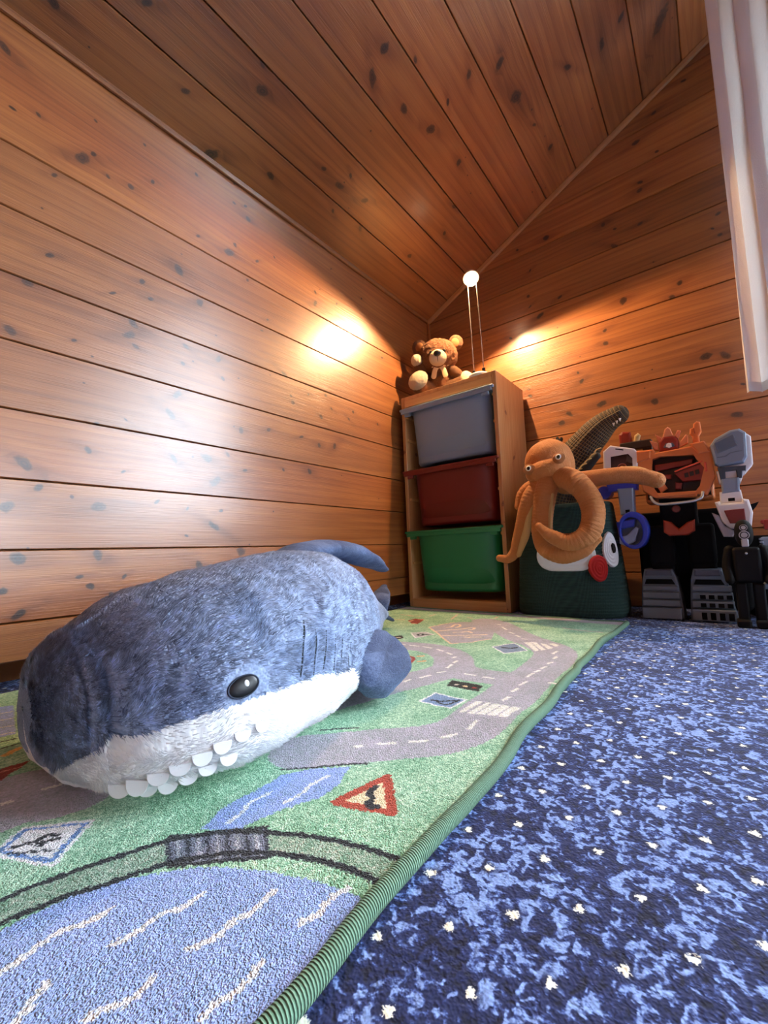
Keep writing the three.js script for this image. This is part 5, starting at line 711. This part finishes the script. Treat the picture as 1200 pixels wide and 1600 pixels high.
  const foot = (x0, x1, flare, grid) => {
    const c = (x0 + x1) / 2, f = E('foot', [[x0 + 0.018, 0.158], [x1 - 0.018, 0.158], [x1 - 0.008, 0.128], [x1, 0.07], [x1 + flare, 0.002], [x0, 0.002], [x0 + 0.004, 0.07], [x0 + 0.010, 0.128]], -1.655, 0.09, slate, g, 0.004);
    E('ankle_plate', [[x0 + 0.022, 0.156], [x1 - 0.022, 0.156], [x1 - 0.020, 0.136], [x0 + 0.020, 0.136]], -1.652, 0.02, std('#4c5160', 0.5), f, 0.003);
    E('ankle_slot', [[x0 + 0.022, 0.126], [x1 - 0.022, 0.126], [x1 - 0.014, 0.110], [x0 + 0.016, 0.110]], -1.6535, 0.004, black, f, 0.001);
    for (const [yb, yt, z, ins] of [[0.090, 0.106, -1.646, 0.010], [0.066, 0.086, -1.640, 0.009], [0.042, 0.062, -1.632, 0.008], [0.004, 0.038, -1.622, 0.006]]) {
      const st = mesh('foot_step', rbox(x1 - x0 - 2 * ins + flare, yt - yb, 0.05, 0.003, c + flare / 2 - O[0], (yb + yt) / 2, z - 0.025 - O[2]), std('#66727f', 0.45), f);
      if (grid && yb < 0.08) for (let k = 0; k < 4; k++) { const gx = lerp(x0 + 0.030, x1 - 0.012, k / 3) + flare / 2, gw = yb < 0.01 ? 0.013 : 0.014, gh = (yt - yb) * 0.62; mesh('grille', rbox(gw, gh, 0.004, 0.001, gx - O[0], (yb + yt) / 2 - 0.002, z - 0.0005 - O[2]), black, st); }
    }
  };
  foot(-0.226, -0.112, 0.004, false); foot(-0.094, 0.012, 0.012, true);
}

// ---------------------------------------------------------------- two small black figures by the robot's hand
{
  const black = std('#08080a', 0.7, { specularIntensity: 0.5 }), steel = std('#aeb0b4', 0.35, { metalness: 0.5 }), red = std('#a3271d', 0.4), grey = std('#8f9cab', 0.45);
  const figure = (label, pos, k) => {
    const g = thing('robot_figure', label, 'toy figure', pos);
    for (const s of [-1, 1]) { mesh('leg', rbox(0.026, 0.11, 0.03, 0.006, s * 0.019, 0.067, 0), black, g); mesh('foot', rbox(0.032, 0.022, 0.05, 0.006, s * 0.021, 0.011, 0.008), black, g); mesh('arm', limb([[s * 0.036, 0.215, 0], [s * 0.045, 0.17, 0.004], [s * 0.042, 0.13, 0.016]], [0.013, 0.012, 0.011], { seg: 20, rad: 14 }), black, g); }
    mesh('torso', rbox(0.064, 0.10, 0.036, 0.010, 0, 0.172, 0), black, g);
    mesh('head', blob([0, 0.262, 0.002], 0.021, 0.038, 0.020, { e: 0.9, seg: 24 }), k ? red : black, g);
    return g;
  };
  const a = figure('black toy figure with two silver discs on its face, before the robot hand', [0.053, 0, -1.592], 0);
  for (const [y, r] of [[0.277, 0.009], [0.256, 0.012]]) { mesh('face_disc', moved(new THREE.CylinderGeometry(r, r, 0.006, 24), 0, y, 0.021, Math.PI / 2, 0, 0), steel, a); mesh('disc_ring', new THREE.TorusGeometry(r * 0.72, 0.0012, 6, 24).translate(0, y, 0.0245), black, a); }
  mesh('chin', rbox(0.016, 0.022, 0.008, 0.003, 0, 0.234, 0.018), steel, a);
  mesh('chest_stud', blob([0, 0.205, 0.019], 0.003, 0.003, 0.002, { seg: 8 }), steel, a);
  const b = figure('black toy figure with a red head and silver fist at the picture edge', [0.166, 0, -1.655], 1);
  for (const s of [-1]) { mesh('fist', rbox(0.028, 0.03, 0.026, 0.005, s * 0.062, 0.234, 0.028), grey, b); for (let k = 0; k < 3; k++) mesh('finger', rbox(0.009, 0.0065, 0.012, 0.002, s * 0.076, 0.243 - k * 0.0085, 0.038), grey, b); mesh('forearm', limb([[s * 0.04, 0.185, 0.01], [s * 0.046, 0.205, 0.018], [s * 0.046, 0.222, 0.026]], [0.011, 0.010, 0.010], { seg: 14, rad: 12 }), black, b); }
  mesh('shoulder_crest', merged([rbox(0.022, 0.03, 0.02, 0.004, -0.054, 0.284, 0.008), rbox(0.010, 0.012, 0.01, 0.003, -0.066, 0.292, 0.010)]), red, b, 'bright red shoulder piece');
  mesh('knee_plate', extr([[-0.024, -0.010], [0.024, -0.010], [0.028, 0], [0.014, 0.018], [-0.014, 0.018], [-0.028, 0]], 0.016, 0.004).translate(-0.058, 0.112, 0.034), grey, b, 'grey six-sided knee plate');
  mesh('knee_mount', rbox(0.03, 0.03, 0.03, 0.006, -0.040, 0.10, 0.012), black, b);
}

scene.traverse((o) => { if (o.isMesh) { o.castShadow = true; o.receiveShadow = true; } });
renderer.render(scene, camera);
